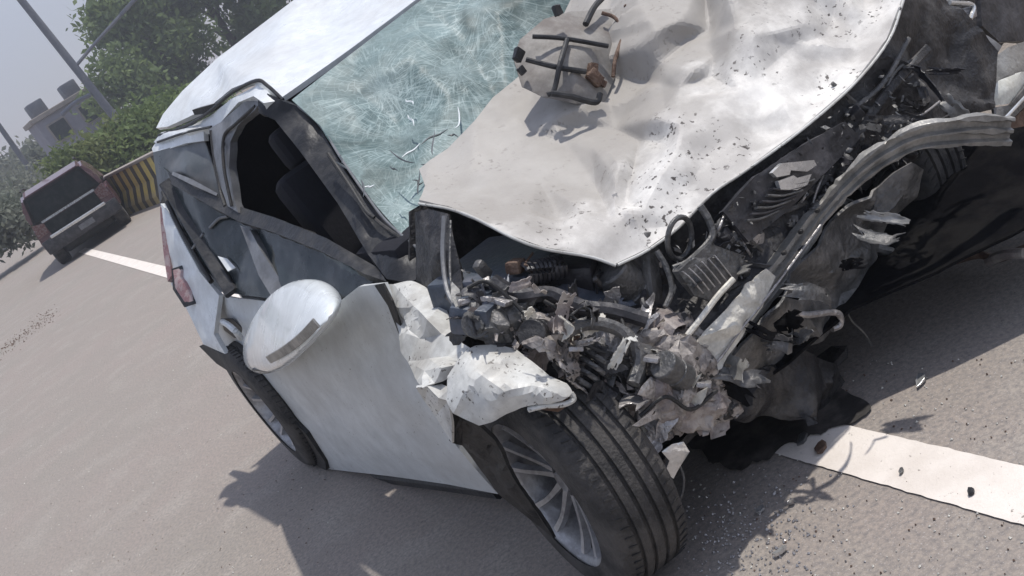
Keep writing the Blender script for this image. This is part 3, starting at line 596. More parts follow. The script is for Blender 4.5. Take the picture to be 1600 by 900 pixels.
# ---- far (left) front corner
panel('far_inner_wing', [(1440, 30, -.1), (1462, 22, -.1), (1500, 36, -.12), (1544, 56, -.15), (1566, 72, -.18), (1548, 100, -.2), (1510, 112, -.2), (1480, 100, -.15), (1450, 70, -.12)], [(1500, 70, -.18)], M['pillar'], car, amp=.012, scale=10, seed=3, thick=.01)
panel('far_wing_panel', [(1522, 112, -.2), (1575, 74, -.2), (1640, 50, -.15), (1680, 120, -.15), (1620, 118, -.25), (1560, 150, -.3), (1530, 160, -.3)], [(1570, 110, -.26)], M['beam'], car, amp=.008, scale=10, seed=33, thick=.01)
panel('headlamp_lens', [(1543, 150, -.36), (1560, 126, -.38), (1596, 112, -.36), (1620, 112, -.32), (1600, 136, -.36), (1576, 162, -.4), (1550, 166, -.38)], [(1570, 142, -.42)], M['amber'], car, amp=.003, thick=.02)
panel('headlamp_bezel', [(1552, 168, -.4), (1578, 164, -.42), (1612, 124, -.38), (1660, 80, -.3), (1670, 110, -.3), (1620, 148, -.38), (1572, 196, -.44), (1556, 192, -.43)], [], M['mid_metal'], car, amp=.004, thick=.01)
strip('headlamp_trim', [(1562, 194, -.46), (1590, 164, -.45), (1640, 110, -.38)], .010, .010, M['chrome'], car)
panel('far_bumper_corner', [(1572, 196, -.42), (1590, 180, -.42), (1650, 130, -.35), (1670, 300, -.3), (1600, 262, -.36), (1582, 240, -.4)], [], M['rust'], car, amp=.012, scale=14, seed=13, thick=.01)
panel('fog_lamp_cover', [(1580, 218, -.44), (1606, 205, -.42), (1640, 250, -.36), (1640, 330, -.34), (1598, 300, -.38), (1588, 256, -.42)], [], M['mauve'], car, amp=.006, thick=.01)
for P in ([(1468, 148, -.3), (1490, 132, -.32), (1520, 140, -.34), (1548, 146, -.34)], [(1470, 150, -.3), (1500, 156, -.34), (1530, 156, -.36)], [(1300, 130, -.42), (1360, 170, -.46), (1400, 110, -.46), (1440, 90, -.4)]):
    tube('wiring_loom', P, .006, M['mid_metal'], car)
strip('support_brace', [(1270, 300, -.5), (1330, 225, -.5), (1390, 140, -.48), (1450, 75, -.42)], .026, .012, M['dark_metal'], car)
strip('support_brace', [(1320, 180, -.46), (1380, 130, -.48), (1420, 60, -.45)], .014, .01, M['mid_metal'], car)
for q in ((1422, 14), (1446, 4), (1488, 8), (1500, -8), (1510, 22)):
    blob('strut_mount', q[0], q[1], 0.0, .05, .05, .04, M['silver'] if q[0] % 4 else M['mid_metal'], (20, 10, q[0] % 90), seed=q[0], amp=.01)
strip('strut_brace', [(1484, 4, -.05), (1520, 8, -.06), (1516, 30, -.08)], .014, .014, M['chrome'], car)
panel('far_wing_outer', [(1530, -20, .0), (1600, 0, .0), (1700, 20, .1), (1700, 80, .1), (1600, 64, -.04), (1562, 66, -.05), (1534, 40, -.02)], [], M['plastic'], car, amp=.006, thick=.02)

# ---- crumpled near-side wing (fender): three folded sheets
panel('front_wing', [(598, 444, .56), (618, 446, .5), (648, 446, .42), (672, 456, .34), (692, 474, .24), (708, 505, .16), (722, 536, .08), (742, 548, .0), (722, 568, .02), (702, 590, .02), (682, 600, .04), (660, 606, .06), (648, 590, .2), (640, 566, .3), (626, 526, .4), (610, 478, .5)],
      [(650, 480, .32), (668, 500, .18), (660, 530, .26), (690, 522, .14), (700, 556, .1), (670, 560, .16), (640, 500, .42), (664, 580, .12), (690, 575, .02)], M['fender'], car, edge=.03, amp=.002, scale=9, seed=51, thick=.004, smooth=0, ang=14, fold=(9, .012, .03, .09), label='near side wing folded into sharp creases')
panel('front_wing_tongue', [(650, 606, .08), (668, 604, .05), (690, 600, .04), (704, 606, .0), (700, 626, .0), (706, 660, .02), (706, 692, .06), (696, 676, .1), (680, 650, .12), (664, 628, .12)], [(686, 622, .02)], M['fender'], car, edge=.03, amp=.003, scale=9, seed=53, thick=.006, smooth=0, ang=14)
panel('front_wing_cap', [(702, 590, .0), (722, 566, -.02), (745, 545, -.05), (775, 538, -.1), (806, 546, -.18), (832, 566, -.26), (858, 588, -.33), (884, 602, -.40), (892, 616, -.43), (886, 622, -.44), (848, 628, -.4), (815, 634, -.32), (792, 642, -.26), (770, 656, -.2), (752, 662, -.14), (722, 648, -.06), (704, 624, -.01)],
      [(750, 585, -.16), (790, 580, -.24), (740, 620, -.14), (790, 612, -.32), (830, 604, -.38), (770, 630, -.24), (850, 608, -.43)], M['fender'], car, edge=.02, amp=.001, scale=9, seed=57, thick=.004, smooth=2, ang=18, fold=(8, .008, .03, .09))
tube('wing_flange', [(892, 614, -.435), (896, 624, -.44), (880, 632, -.43), (850, 634, -.4), (826, 640, -.34)], .007, M['fender'], car)
panel('wing_underside', [(838, 626, -.39), (888, 618, -.42), (894, 630, -.42), (872, 644, -.38), (846, 640, -.36)], [], M['rust'], car, amp=.004, thick=.006)
# dark arch liner between door and wheel
panel('wheel_arch_liner', [(702, 628, .06), (722, 644, .02), (748, 664, -.02), (775, 690, .0), (800, 745, .06), (846, 812, .1), (866, 842, .12), (812, 800, .16), (778, 772, .2), (752, 735, .2), (722, 696, .16), (706, 692, .1)], [(750, 705, .1)], M['black'], car, edge=.03, amp=.012, scale=16, seed=6, thick=.01)

# ---- pile of torn metal beside the wheel
rp = random.Random(11)
def shard_panel(name, px, py, y, size, mt, seed, elong=1.0, ang=0, sub=.016, amp=.014):
    """a torn, curled and creased strip of thin sheet"""
    r = random.Random(seed); L = size * .0019 * elong; Wd = size * .0017 / elong; nx, ny = 12, 6
    bend = r.uniform(-1.6, 1.6); tw = r.uniform(-.9, .9); k1, k2 = r.uniform(.2, .8), r.uniform(.2, .8); f1, f2 = r.uniform(-1.1, 1.1), r.uniform(-1.1, 1.1)
    bm = bmesh.new(); G = []
    ph = [r.uniform(.78, 1.05) for _ in range(nx + 1)]; ph2 = [r.uniform(.74, 1.05) for _ in range(nx + 1)]
    je = [r.uniform(-.16, .16) for _ in range(ny + 1)]; je2 = [r.uniform(-.16, .16) for _ in range(ny + 1)]
    pos = Vector((0, 0, 0)); dirx = 0.0; last = None
    for a in range(nx + 1):
        row = []; t = a / nx
        dirx = bend * t + (f1 if t > k1 else 0) + (f2 if t > k2 else 0)
        if a: pos = pos + Vector((math.cos(dirx), 0, math.sin(dirx))) * (L * 2 / nx)
        for b in range(ny + 1):
            v = (b / ny - .5) * 2; w_ = Wd * (ph[a] if v < 0 else ph2[a]); tt = tw * t
            off = Vector((0, math.cos(tt), math.sin(tt))) * v * w_
            e = je[b] * (1 - t) * (t < .1) + je2[b] * (t > .9)
            q = pos + off + Vector((math.cos(dirx), 0, math.sin(dirx))) * e * L * 2
            q.z += .12 * Wd * math.sin(v * 4 + seed) + .05 * Wd * r.uniform(-1, 1)
            row.append(bm.verts.new(q))
        G.append(row)
    for a in range(nx):
        for b in range(ny):
            if r.random() > .03: bm.faces.new((G[a][b], G[a + 1][b], G[a + 1][b + 1], G[a][b + 1]))
    bmesh.ops.delete(bm, geom=[v for v in bm.verts if not v.link_faces], context='VERTS')
    c = sum((v.co for v in bm.verts), Vector()) / len(bm.verts)
    from mathutils import Euler
    view = (CC - W(px, py, y)).normalized()
    base = view.to_track_quat('Z', 'Y').to_matrix().to_4x4() @ Matrix.Rotation(ang, 4, 'Z') @ Euler((r.gauss(0, .55), r.gauss(0, .55), 0)).to_matrix().to_4x4()
    bmesh.ops.transform(bm, matrix=Matrix.Translation(W(px, py, y)) @ base @ Matrix.Translation(-c), verts=bm.verts)
    shell(bm, .0022)
    return link(name, mesh_of(bm, True, 28), M[mt], car)
for (px, py, y, s, mt, el, an) in (
    (1020, 540, -.30, 62, 'mid_metal', 1.2, .6), (960, 600, -.28, 50, 'dark_metal', 1.3, .5), (1085, 575, -.42, 38, 'mauve', 1.1, 1.0), (1050, 505, -.40, 34, 'mauve', 1.3, .4),
    (1010, 610, -.42, 44, 'silver', 1.3, -.7), (1090, 620, -.44, 44, 'mauve', 1.25, .2), (1040, 645, -.46, 36, 'cream', 1.5, .1), (1118, 640, -.42, 32, 'mauve', 1.2, .6), (1000, 640, -.44, 30, 'silver', 1.2, .9),
    (970, 560, -.36, 30, 'dark_metal', 1.3, 1.2), (900, 520, -.16, 34, 'rust', 1.2, .2), (870, 500, -.14, 26, 'mauve', 1.2, .8), (850, 545, -.2, 30, 'mauve', 1.6, .7), (930, 500, -.22, 30, 'silver', 1.5, .3),
    (1055, 545, -.44, 30, 'mid_metal', 1.4, 1.1), (1022, 686, -.46, 22, 'silver', 1.4, .6), (910, 560, -.24, 36, 'dark_metal', 1.3, 2.2), (990, 515, -.34, 26, 'silver', 1.6, .2), (1140, 600, -.38, 30, 'mid_metal', 1.4, .9),
    (820, 480, -.0, 26, 'mid_metal', 1.3, .4), (880, 455, .0, 26, 'mid_metal', 1.4, 2.4), (780, 520, -.06, 26, 'dark_metal', 1.4, .9), (960, 655, -.4, 22, 'cream', 1.6, .7)):
    shard_panel('torn_metal', px, py, y, s, mt, int(px + py), el, an)
M['crushed'] = surf('crushed_grimy_sheet', (.22, .195, .18), (.48, .44, .40), .8, 16, .5, .15, .25, 60, specks=(45, .52, (.03, .028, .027)))
panel('crushed_crossmember', [(800, 520, -.10), (850, 492, -.14), (905, 476, -.18), (960, 490, -.24), (1010, 480, -.30), (1060, 492, -.38), (1100, 520, -.44), (1112, 570, -.48), (1150, 600, -.46), (1142, 640, -.44), (1110, 668, -.42), (1060, 676, -.42), (1030, 690, -.42), (1000, 664, -.40), (960, 640, -.36), (915, 612, -.34), (880, 596, -.34), (850, 570, -.26), (818, 552, -.18)],
      [(900, 530, -.20), (930, 570, -.14), (980, 530, -.34), (1020, 600, -.48), (1070, 560, -.50), (1080, 620, -.52), (940, 540, -.10), (955, 590, -.16), (1040, 540, -.42)], M['crushed'], car, edge=.012, amp=.012, scale=26, seed=77, thick=.004, smooth=1, ang=22, fold=(60, .018, .012, .05))
panel('crushed_apron', [(716, 470, -.02), (760, 462, -.04), (800, 450, .0), (850, 448, .0), (900, 470, -.1), (880, 510, -.14), (830, 530, -.12), (780, 530, -.06), (735, 520, .0)], [(800, 490, -.12), (760, 500, -.06)], M['mid_metal'], car, edge=.012, amp=.01, scale=26, seed=78, thick=.004, smooth=1, ang=22, fold=(36, .016, .012, .05))
panel('nose_panel_remnant', [(1000, 610, -.50), (1030, 590, -.52), (1075, 600, -.54), (1120, 606, -.52), (1144, 630, -.50), (1110, 662, -.48), (1060, 672, -.48), (1012, 650, -.48)], [(1060, 632, -.56), (1100, 640, -.55)], M['mauve'], car, edge=.012, amp=.006, scale=26, seed=79, thick=.004, smooth=1, ang=22, fold=(22, .012, .012, .05))
for k in range(26):
    u, v = rp.random(), rp.random()
    px = 830 + u * 290 + (v - .5) * 70; py = 500 + u * 110 + (v - .5) * 130
    if py > 640 + (px - 900) * .35: continue
    y_ = -.28 - .16 * u - rp.random() * .1
    shard_panel('torn_metal', px, py, y_, rp.uniform(8, 18), rp.choice(('mauve', 'cream', 'silver', 'mauve', 'mid_metal', 'mid_metal', 'dark_metal', 'fender', 'cream', 'mauve', 'rust')), 100 + k, rp.uniform(1.2, 1.9), rp.uniform(0, 3.1), sub=.01)
for k in range(22):
    u, v = rp.random(), rp.random()
    px = 720 + u * 250; py = 440 + v * 90 + u * 20
    shard_panel('torn_metal', px, py, .02 - .2 * u - rp.random() * .08, rp.uniform(10, 22), rp.choice(('mid_metal', 'blueish', 'silver', 'mid_metal', 'dark_metal', 'plastic')), 200 + k, rp.uniform(1.2, 1.9), rp.uniform(0, 3.1), sub=.01)
for k in range(30):
    u, v = rp.random(), rp.random()
    px = 1080 + u * 420; py = 470 - u * 330 + (v - .5) * 110
    shard_panel('bent_bracket', px, py, -.48 - .4 * max(0, u - .4), rp.uniform(9, 22), rp.choice(('mid_metal', 'dark_metal', 'dark_metal', 'beam', 'plastic')), 300 + k, rp.uniform(1.3, 2.2), rp.uniform(-1.2, -.4), sub=.01)
for k in range(11):
    u, v = rp.random(), rp.random()
    px = 1130 + u * 260; py = 590 - u * 260 + (v - .3) * 60
    shard_panel('torn_plastic', px, py, -.52 - .4 * u, rp.uniform(12, 26), rp.choice(('mid_metal', 'dark_metal', 'soot', 'beam')), 400 + k, rp.uniform(1.3, 2.2), rp.uniform(-1.2, -.2), sub=.01)
def coil(name, p0, p1, R, r_, turns, mt):
    a, b = W(*p0), W(*p1); ax = (b - a); u_ = ax.orthogonal().normalized(); v_ = ax.normalized().cross(u_)
    P = [a + ax * t + (u_ * math.cos(t * turns * 6.283) + v_ * math.sin(t * turns * 6.283)) * R for t in np.linspace(0, 1, int(turns * 14))]
    bm = bmesh.new(); sweep(bm, P, circ(r_, 6), Vector((.3, .2, .9))); return link(name, mesh_of(bm), mt, car)
coil('suspension_spring', (905, 600, -.24), (948, 548, -.30), .045, .007, 4.5, M['mid_metal'])
can('strut_top', 952, 540, -.32, .05, .035, M['silver'], (0, 50, 30))
tube('radiator_hose', [(770, 440, .0), (810, 462, -.1), (862, 460, -.16), (910, 480, -.24), (960, 486, -.32), (1010, 500, -.40)], .020, M['plastic'], car)
tube('radiator_hose', [(880, 520, -.3), (925, 505, -.36), (975, 520, -.42), (1000, 560, -.46), (990, 600, -.48)], .017, M['mid_metal'], car)
coil('corrugated_pipe', (820, 430, -.06), (880, 415, -.1), .026, .007, 9, M['plastic'])
can('alternator', 838, 522, -.22, .036, .06, M['dark_metal'], (10, 30, 40)); can('starter_motor', 1052, 580, -.56, .035, .09, M['mid_metal'], (10, 60, 20))
for q in ((790, 470, -.14), (900, 545, -.32), (1100, 600, -.58), (1020, 560, -.52)):
    blob('bolt_flange', q[0], q[1], q[2], .05, .035, .012, M['silver'], (30, 20, q[0] % 70), amp=0)
for P in ([(730, 450, -.05), (760, 440, -.1), (800, 470, -.16), (830, 500, -.22), (880, 540, -.3)], [(960, 470, -.3), (990, 540, -.44), (1030, 560, -.5), (1090, 560, -.54)], [(1000, 650, -.5), (1040, 620, -.58), (1080, 640, -.58), (1120, 610, -.56)], [(850, 470, -.18), (900, 500, -.26), (920, 540, -.34), (980, 560, -.42)]):
    tube('cable', P, .005, M['black'], car)
panel('lamp_fragment', [(1034, 706, -.46), (1050, 694, -.47), (1068, 690, -.47), (1078, 706, -.46), (1066, 724, -.45), (1052, 748, -.44), (1040, 738, -.44), (1046, 720, -.46)], [(1058, 708, -.49)], M['chrome'], car, amp=.008, scale=30, seed=4, thick=.008)
tube('hanging_wire', [(1062, 728, -.44), (1068, 750, -.44), (1062, 780, -.42), (1040, 790, -.4)], .004, M['mid_metal'], car)
# dark folded panel with hole (inner arch)
panel('inner_arch_panel', [(862, 570, -.16), (905, 520, -.2), (960, 500, -.26), (1020, 520, -.34), (1050, 580, -.38), (1010, 560, -.36), (960, 590, -.32), (945, 640, -.32), (900, 622, -.26)], [(960, 540, -.32), (930, 570, -.24)], M['mid_metal'], car, edge=.02, amp=.003, fold=(8, .015, .03, .09), scale=14, seed=15, thick=.008)
panel('underbody_scrap', [(1120, 590, -.35), (1180, 560, -.36), (1250, 545, -.36), (1300, 570, -.3), (1330, 610, -.25), (1290, 640, -.3), (1220, 650, -.32), (1150, 640, -.34)], [(1220, 600, -.4), (1180, 620, -.4)], M['dark_metal'], car, edge=.025, amp=.006, fold=(16, .025, .03, .10), scale=14, seed=16, thick=.01, smooth=1)
bm = bmesh.new(); bm.faces.new([bm.verts.new(q) for q in ((.22, -.08, .27), (.55, -.24, .25), (.78, -.28, .25), (.95, -.44, .24), (1.2, -.64, .24), (1.7, -.88, .25), (1.68, .3, .24), (.25, .3, .24))])  # added black sheet, outline shaped to throw the nose's shadow on the road
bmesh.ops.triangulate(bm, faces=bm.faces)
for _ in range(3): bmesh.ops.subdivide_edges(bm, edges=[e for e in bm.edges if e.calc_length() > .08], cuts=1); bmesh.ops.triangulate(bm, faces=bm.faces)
crumple(bm, .02, 7, 5); shell(bm, .008); link('shadow_tray', mesh_of(bm), M['soot'], car)
# loose hoses, brackets, wires through the bay
cols = ['mid_metal', 'dark_metal', 'silver', 'plastic', 'blueish', 'rust']
for k in range(46):
    u = rp.random(); v = rp.random()
    px = 720 + u * 360 + v * 60; py = 400 + u * 60 + v * 140 - (px > 960) * 0
    if py < 345 + (px - 660) * .25 + 30: continue
    y = .10 - u * .45 - v * .12
    a_ = rp.uniform(0, 6.28); L = rp.uniform(18, 46)
    if k % 2:
        P = [(px, py, y), (px + L * .35 * math.cos(a_) + rp.uniform(-9, 9), py + L * .35 * math.sin(a_) + rp.uniform(-9, 9), y - .05), (px + L * .7 * math.cos(a_) + rp.uniform(-9, 9), py + L * .7 * math.sin(a_), y - .03), (px + L * math.cos(a_ + .5), py + L * math.sin(a_ + .5), y + .02)]
        tube('hose' if k % 4 == 1 else 'wire', P, rp.uniform(.006, .013) if k % 4 == 1 else .003, M[cols[k % 6]], car)
    else:
        blob('bracket', px, py, y, rp.uniform(.02, .06), rp.uniform(.02, .05), rp.uniform(.012, .05), M[cols[(k * 5 + k // 3) % 6]], (rp.uniform(0, 90), rp.uniform(0, 90), rp.uniform(0, 90)), seed=k, amp=.009)
for k in range(44):
    u = rp.random(); px = 1060 + u * 400; lo = 520 - u * 330; py = lo - rp.random() * (150 - 40 * abs(u - .5)) + 10
    y = -.44 - .06 * math.sin(u * 3)
    a_ = rp.uniform(-1.3, -.3) if rp.random() < .7 else rp.uniform(0, 3); L = rp.uniform(18, 60)
    if k % 3:
        P = [(px, py, y), (px + L * .5 * math.cos(a_), py + L * .5 * math.sin(a_) + rp.uniform(-6, 6), y - .03), (px + L * math.cos(a_), py + L * math.sin(a_), y)]
        if k % 2: tube('wire', P, .0035, M[['mid_metal', 'dark_metal', 'silver'][k % 3]], car)
        else: strip('bracket', P, rp.uniform(.008, .02), .006, M[['mid_metal', 'dark_metal'][k % 4 > 1]], car, sm=3)
    else:
        blob('bracket', px, py, y, rp.uniform(.02, .05), .03, rp.uniform(.012, .04), M[['mid_metal', 'dark_metal', 'plastic', 'silver'][k % 4]], (rp.uniform(0, 90), rp.uniform(0, 90), 0), seed=k, amp=.01)
# fine clutter nobody could count
def clutter(name, n, region, yf, smin, smax, mt, seed, label=None):
    r = random.Random(seed); bm = bmesh.new()
    for _ in range(n):
        u, v = r.random(), r.random()
        p = W(region[0][0] + u * region[1][0] + v * region[2][0], region[0][1] + u * region[1][1] + v * region[2][1], yf(u, v) + r.uniform(-.03, .03))
        s = r.uniform(smin, smax)
        a1 = Vector((r.uniform(-1, 1), r.uniform(-1, 1), r.uniform(-1, 1))).normalized() * s
        a2 = Vector((r.uniform(-1, 1), r.uniform(-1, 1), r.uniform(-1, 1))).normalized() * s * .7
        a3 = a1.cross(a2).normalized() * s * .25
        vs = [bm.verts.new(p + q) for q in (a1, a2, -a1, -a2, a3)]
        bm.faces.new(vs[:4])
        for i in range(4): bm.faces.new((vs[i], vs[(i + 1) % 4], vs[4]))
    return link(name, mesh_of(bm, False), M[mt], car, kind='stuff')
clutter('broken_fragments', 140, ((730, 480), (330, 80), (60, 90)), lambda u, v: -.1 - .33 * u - .05 * v, .004, .016, 'mauve', 1)
clutter('broken_fragments', 240, ((720, 420), (300, 110), (40, 60)), lambda u, v: .05 - .3 * u, .004, .016, 'mid_metal', 2)
clutter('broken_fragments', 90, ((840, 500), (260, 70), (40, 90)), lambda u, v: -.22 - .25 * u, .004, .013, 'cream', 3)
clutter('broken_fragments', 240, ((1080, 500), (380, -330), (-50, -90)), lambda u, v: -.5 - .05 * math.sin(3 * u), .004, .014, 'mid_metal', 4)

# ---- mirror
def mirror():
    O = [(380, 558), (383, 528), (398, 494), (424, 460), (458, 440), (494, 437), (520, 448), (533, 468), (520, 496), (482, 538), (446, 570), (414, 583), (390, 577)]
    n = len(O); V = [Vector(p) for p in O]; P = []
    for k in range(n):
        a, b, c, d = V[k - 1], V[k], V[(k + 1) % n], V[(k + 2) % n]
        for t in (0, .25, .5, .75): P.append(.5 * ((2 * b) + (c - a) * t + (2 * a - 5 * b + 4 * c - d) * t * t + (3 * b - a - 3 * c + d) * t ** 3))
    c0_, c1_ = Vector((456, 510)), Vector((470, 526)); bm = bmesh.new(); rings = []
    for k in range(11):
        f = k / 10; sc = math.cos(f * math.pi / 2) ** .62; lift = math.sin(f * math.pi / 2) ** .9; cc = c0_.lerp(c1_, f)
        if k == 10: tip = bm.verts.new(W(cc.x, cc.y, x=-.04 - .20)); break
        rings.append([bm.verts.new(W(cc.x + (q.x - c0_.x) * sc, cc.y + (q.y - c0_.y) * sc, x=-.04 - lift * max(.02, .15 + .11 * ((cc.x + (q.x - c0_.x) * sc - c0_.x) * .6 + (cc.y + (q.y - c0_.y) * sc - c0_.y) * .8) / 60))) for q in P])
    m_ = len(P)
    for r0, r1 in zip(rings, rings[1:]):
        for j_ in range(m_): bm.faces.new((r0[j_], r0[(j_ + 1) % m_], r1[(j_ + 1) % m_], r1[j_]))
    for j_ in range(m_): bm.faces.new((rings[-1][j_], rings[-1][(j_ + 1) % m_], tip))
    back = [bm.verts.new(W(c0_.x + (q.x - c0_.x) * .9, c0_.y + (q.y - c0_.y) * .9, x=-.015)) for q in P]
    for j_ in range(m_): bm.faces.new((back[j_], back[(j_ + 1) % m_], rings[0][(j_ + 1) % m_], rings[0][j_]))
    bm.faces.new(back)
    mo = link('side_mirror', mesh_of(bm, True, 50), M['mirror'], car, 'big white mirror shell folded flat against the door')
    strip('indicator_strip', [W(420, 562, x=-.235), W(446, 547, x=-.255), W(472, 527, x=-.262), W(494, 504, x=-.25)], .026, .006, M['beam'], mo, Vector((-1, 0, 0)))
    tube('shell_seam', [W(396, 577, x=-.13), W(424, 578, x=-.17), W(456, 560, x=-.19), W(496, 520, x=-.18), W(524, 486, x=-.13)], .005, M['trim'], mo)
    blob('mirror_stalk', 540, 486, 1.0, .05, .05, .03, M['trim'], (0, 0, 20), amp=0, par=mo)
mirror()
# rear lamp pieces seen along the flank
panel('tail_lamp', [(250, 322, 3.0), (256, 330, 2.98), (262, 380, 2.95), (268, 430, 2.9), (262, 440, 2.92), (256, 400, 2.98), (251, 350, 3.0)], [], M['red'], car, amp=.001, thick=.03)
panel('tail_reflector', [(270, 422, 2.8), (284, 418, 2.76), (298, 440, 2.65), (302, 470, 2.6), (290, 474, 2.66), (274, 450, 2.75)], [(286, 445, 2.68)], M['red'], car, amp=.006, scale=30, thick=.01)
panel('tail_reflector_rim', [(268, 420, 2.82), (286, 414, 2.76), (302, 436, 2.64), (306, 474, 2.58), (288, 480, 2.66), (270, 452, 2.78)], [], M['trim'], car, amp=.001, thick=.004)

# ---- wheels
def tyre_profile(Ro=.315, wd=.195, Ri=.212):
    h = wd / 2; pr = [(h - .012, Ri), (h, Ri + .012), (h + .008, Ri + .045), (h + .004, Ro - .03), (h - .006, Ro - .012), (h - .02, Ro - .003)]
    for g in (.052, .018, -.018, -.052):
        pr += [(g + .006, Ro), (g + .005, Ro - .009), (g - .005, Ro - .009), (g - .006, Ro)]
    pr += [(-h + .02, Ro - .003), (-h + .006, Ro - .012), (-h - .004, Ro - .03), (-h - .008, Ro - .1), (-h, Ri + .01), (-h + .012, Ri)]
    return pr
def make_wheel(parent, flat=0.0):
    """axle along x, outer face towards -x"""
    bm = lathe_bm([(-.04, .001), (-.045, .02), (-.05, .028), (-.03, .034), (-.028, .060), (-.02, .066), (.05, .07), (.05, .001)], 32)
    hub = link('front_wheel', mesh_of(bm, True, 35), M['rim'], parent)
    bm = lathe_bm(tyre_profile(), 72)
    for v in bm.verts:
        if v.co.z < -.295: v.co.z = -.295 - (v.co.z + .295) * .15 * -1 if flat else v.co.z
    # shoulder sipes cut as real notches
    tread = link('tyre', mesh_of(bm, True, 30), M['tyre'], hub)
    bm = bmesh.new()
    for k in range(72):
        a_ = 2 * math.pi * k / 72
        for sx in (-1, 1):
            box_bm(.026, .0035, .003, 0, 1, Matrix.Rotation(a_, 4, 'X') @ Matrix.Translation((sx * .070, 0, .3148)) @ Matrix.Rotation(R_(18) * sx, 4, 'Z'), bm)
    link('tread_sipes', mesh_of(bm, False), M['black'], hub, kind='stuff')
    bm = lathe_bm([(-.088, .206), (-.097, .213), (-.100, .219), (-.094, .222), (-.088, .216), (.088, .216), (.088, .204), (-.03, .190), (-.075, .197), (-.088, .206)], 64)
    link('rim', mesh_of(bm, True, 35), M['rim'], hub)
    bm = lathe_bm([(.0, .19), (.02, .13), (.03, .06)], 40); link('brake_backplate', mesh_of(bm), M['dark_metal'], hub)
    bm = lathe_bm([(.0, .14), (-.008, .14), (-.008, .07), (0, .07)], 40); link('brake_disc', mesh_of(bm), M['mid_metal'], hub)
    sp = bmesh.new()
    P = [Vector((-.030, 0, .05)), Vector((-.045, .004, .10)), Vector((-.062, .006, .15)), Vector((-.082, .0, .200))]
    sweep(sp, catmull(P, 4), [(-.011, -.012), (.011, -.012), (.008, .010), (-.008, .010)], Vector((-1, 0, 0)), lambda u: 1.15 - .35 * math.sin(u * 2.6))
    sme = mesh_of(sp, True, 40)
    for k in range(12):
        o = link('spoke', sme, M['rim'], hub); o.matrix_local = Matrix.Rotation(2 * math.pi * k / 12 + .1 * (k % 2), 4, 'X')
    nut = lathe_bm([(-.036, .001), (-.036, .007), (-.028, .008)], 8); nme = mesh_of(nut)
    for k in range(5):
        o = link('wheel_nut', nme, M['trim'], hub); o.matrix_local = Matrix.Rotation(2 * math.pi * k / 5, 4, 'X') @ Matrix.Translation((0, 0, .045))
    return hub
fw = make_wheel(car)
fw.name = 'wheel'
wc = W(868, 775, z=.30)
fw.matrix_local = Matrix.Translation(wc + Vector((.085, 0.0, .008))) @ Matrix.Rotation(R_(-8), 4, 'Z') @ Matrix.Rotation(R_(4), 4, 'Y')
rw = copy_tree(fw, car); rc = W(424, 646, x=-.01)
rw.matrix_local = Matrix.Translation(Vector((rc.x + .085, rc.y, .312))) @ Matrix.Rotation(R_(-6), 4, 'Z')
lw = copy_tree(fw, car); lw.matrix_local = Matrix.Translation((1.46, .10, .315)) @ Matrix.Rotation(R_(176), 4, 'Z')
l2 = copy_tree(fw, car); l2.matrix_local = Matrix.Translation((1.55, 2.3, .315)) @ Matrix.Rotation(R_(180), 4, 'Z')
# far flank and floor so that the shell is closed from other positions and throws a full shadow
def quad_panel(name, P, mt, edge=.15, amp=.004, thick=.02, seed=1):
    bm = bmesh.new(); bm.faces.new([bm.verts.new(p) for p in P])
    for _ in range(4):
        long = [e for e in bm.edges if e.calc_length() > edge]
        if long: bmesh.ops.subdivide_edges(bm, edges=long, cuts=1, use_grid_fill=True)
    if amp: crumple(bm, amp, 4, seed)
    shell(bm, thick)
    return link(name, mesh_of(bm), mt, car)
quad_panel('far_side_panel', [Vector(p) for p in ((1.62, .35, .22), (1.62, 2.68, .3), (1.6, 2.7, .92), (1.62, .3, .95))], M['white'])
quad_panel('floor_pan', [Vector(p) for p in ((.1, -.05, .2), (1.6, -.05, .2), (1.6, 2.68, .26), (.28, 2.68, .26))], M['dark_metal'])
quad_panel('tailgate', [Vector(p) for p in ((.3, 2.68, .3), (1.6, 2.69, .3), (1.6, 2.7, .95), (.3, 2.68, 1.0))], M['white'])
quad_panel('rear_window', [Vector(p) for p in ((.34, 2.68, 1.02), (1.58, 2.7, .98), (1.4, 2.5, 1.42), (.47, 2.5, 1.40))], M['glass_dark'])
quad_panel('far_window', [Vector(p) for p in ((1.6, .9, .97), (1.6, 2.68, .95), (1.42, 2.5, 1.42), (1.42, 1.45, 1.45))], M['glass_dark'])

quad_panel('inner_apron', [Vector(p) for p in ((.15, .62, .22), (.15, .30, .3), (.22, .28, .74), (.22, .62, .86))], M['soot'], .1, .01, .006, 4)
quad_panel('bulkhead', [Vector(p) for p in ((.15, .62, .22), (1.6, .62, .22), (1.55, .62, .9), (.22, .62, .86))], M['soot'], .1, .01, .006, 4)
quad_panel('far_wing_top', [Vector(p) for p in ((1.30, .0, .66), (1.66, -.1, .64), (1.68, 1.1, .84), (1.28, 1.1, .86))], M['white'], .1, .02, .006, 9)
quad_panel('far_wing_side', [Vector(p) for p in ((1.66, -.1, .62), (1.70, .55, .3), (1.69, .9, .25), (1.68, 1.1, .83))], M['white'], .1, .02, .006, 9)

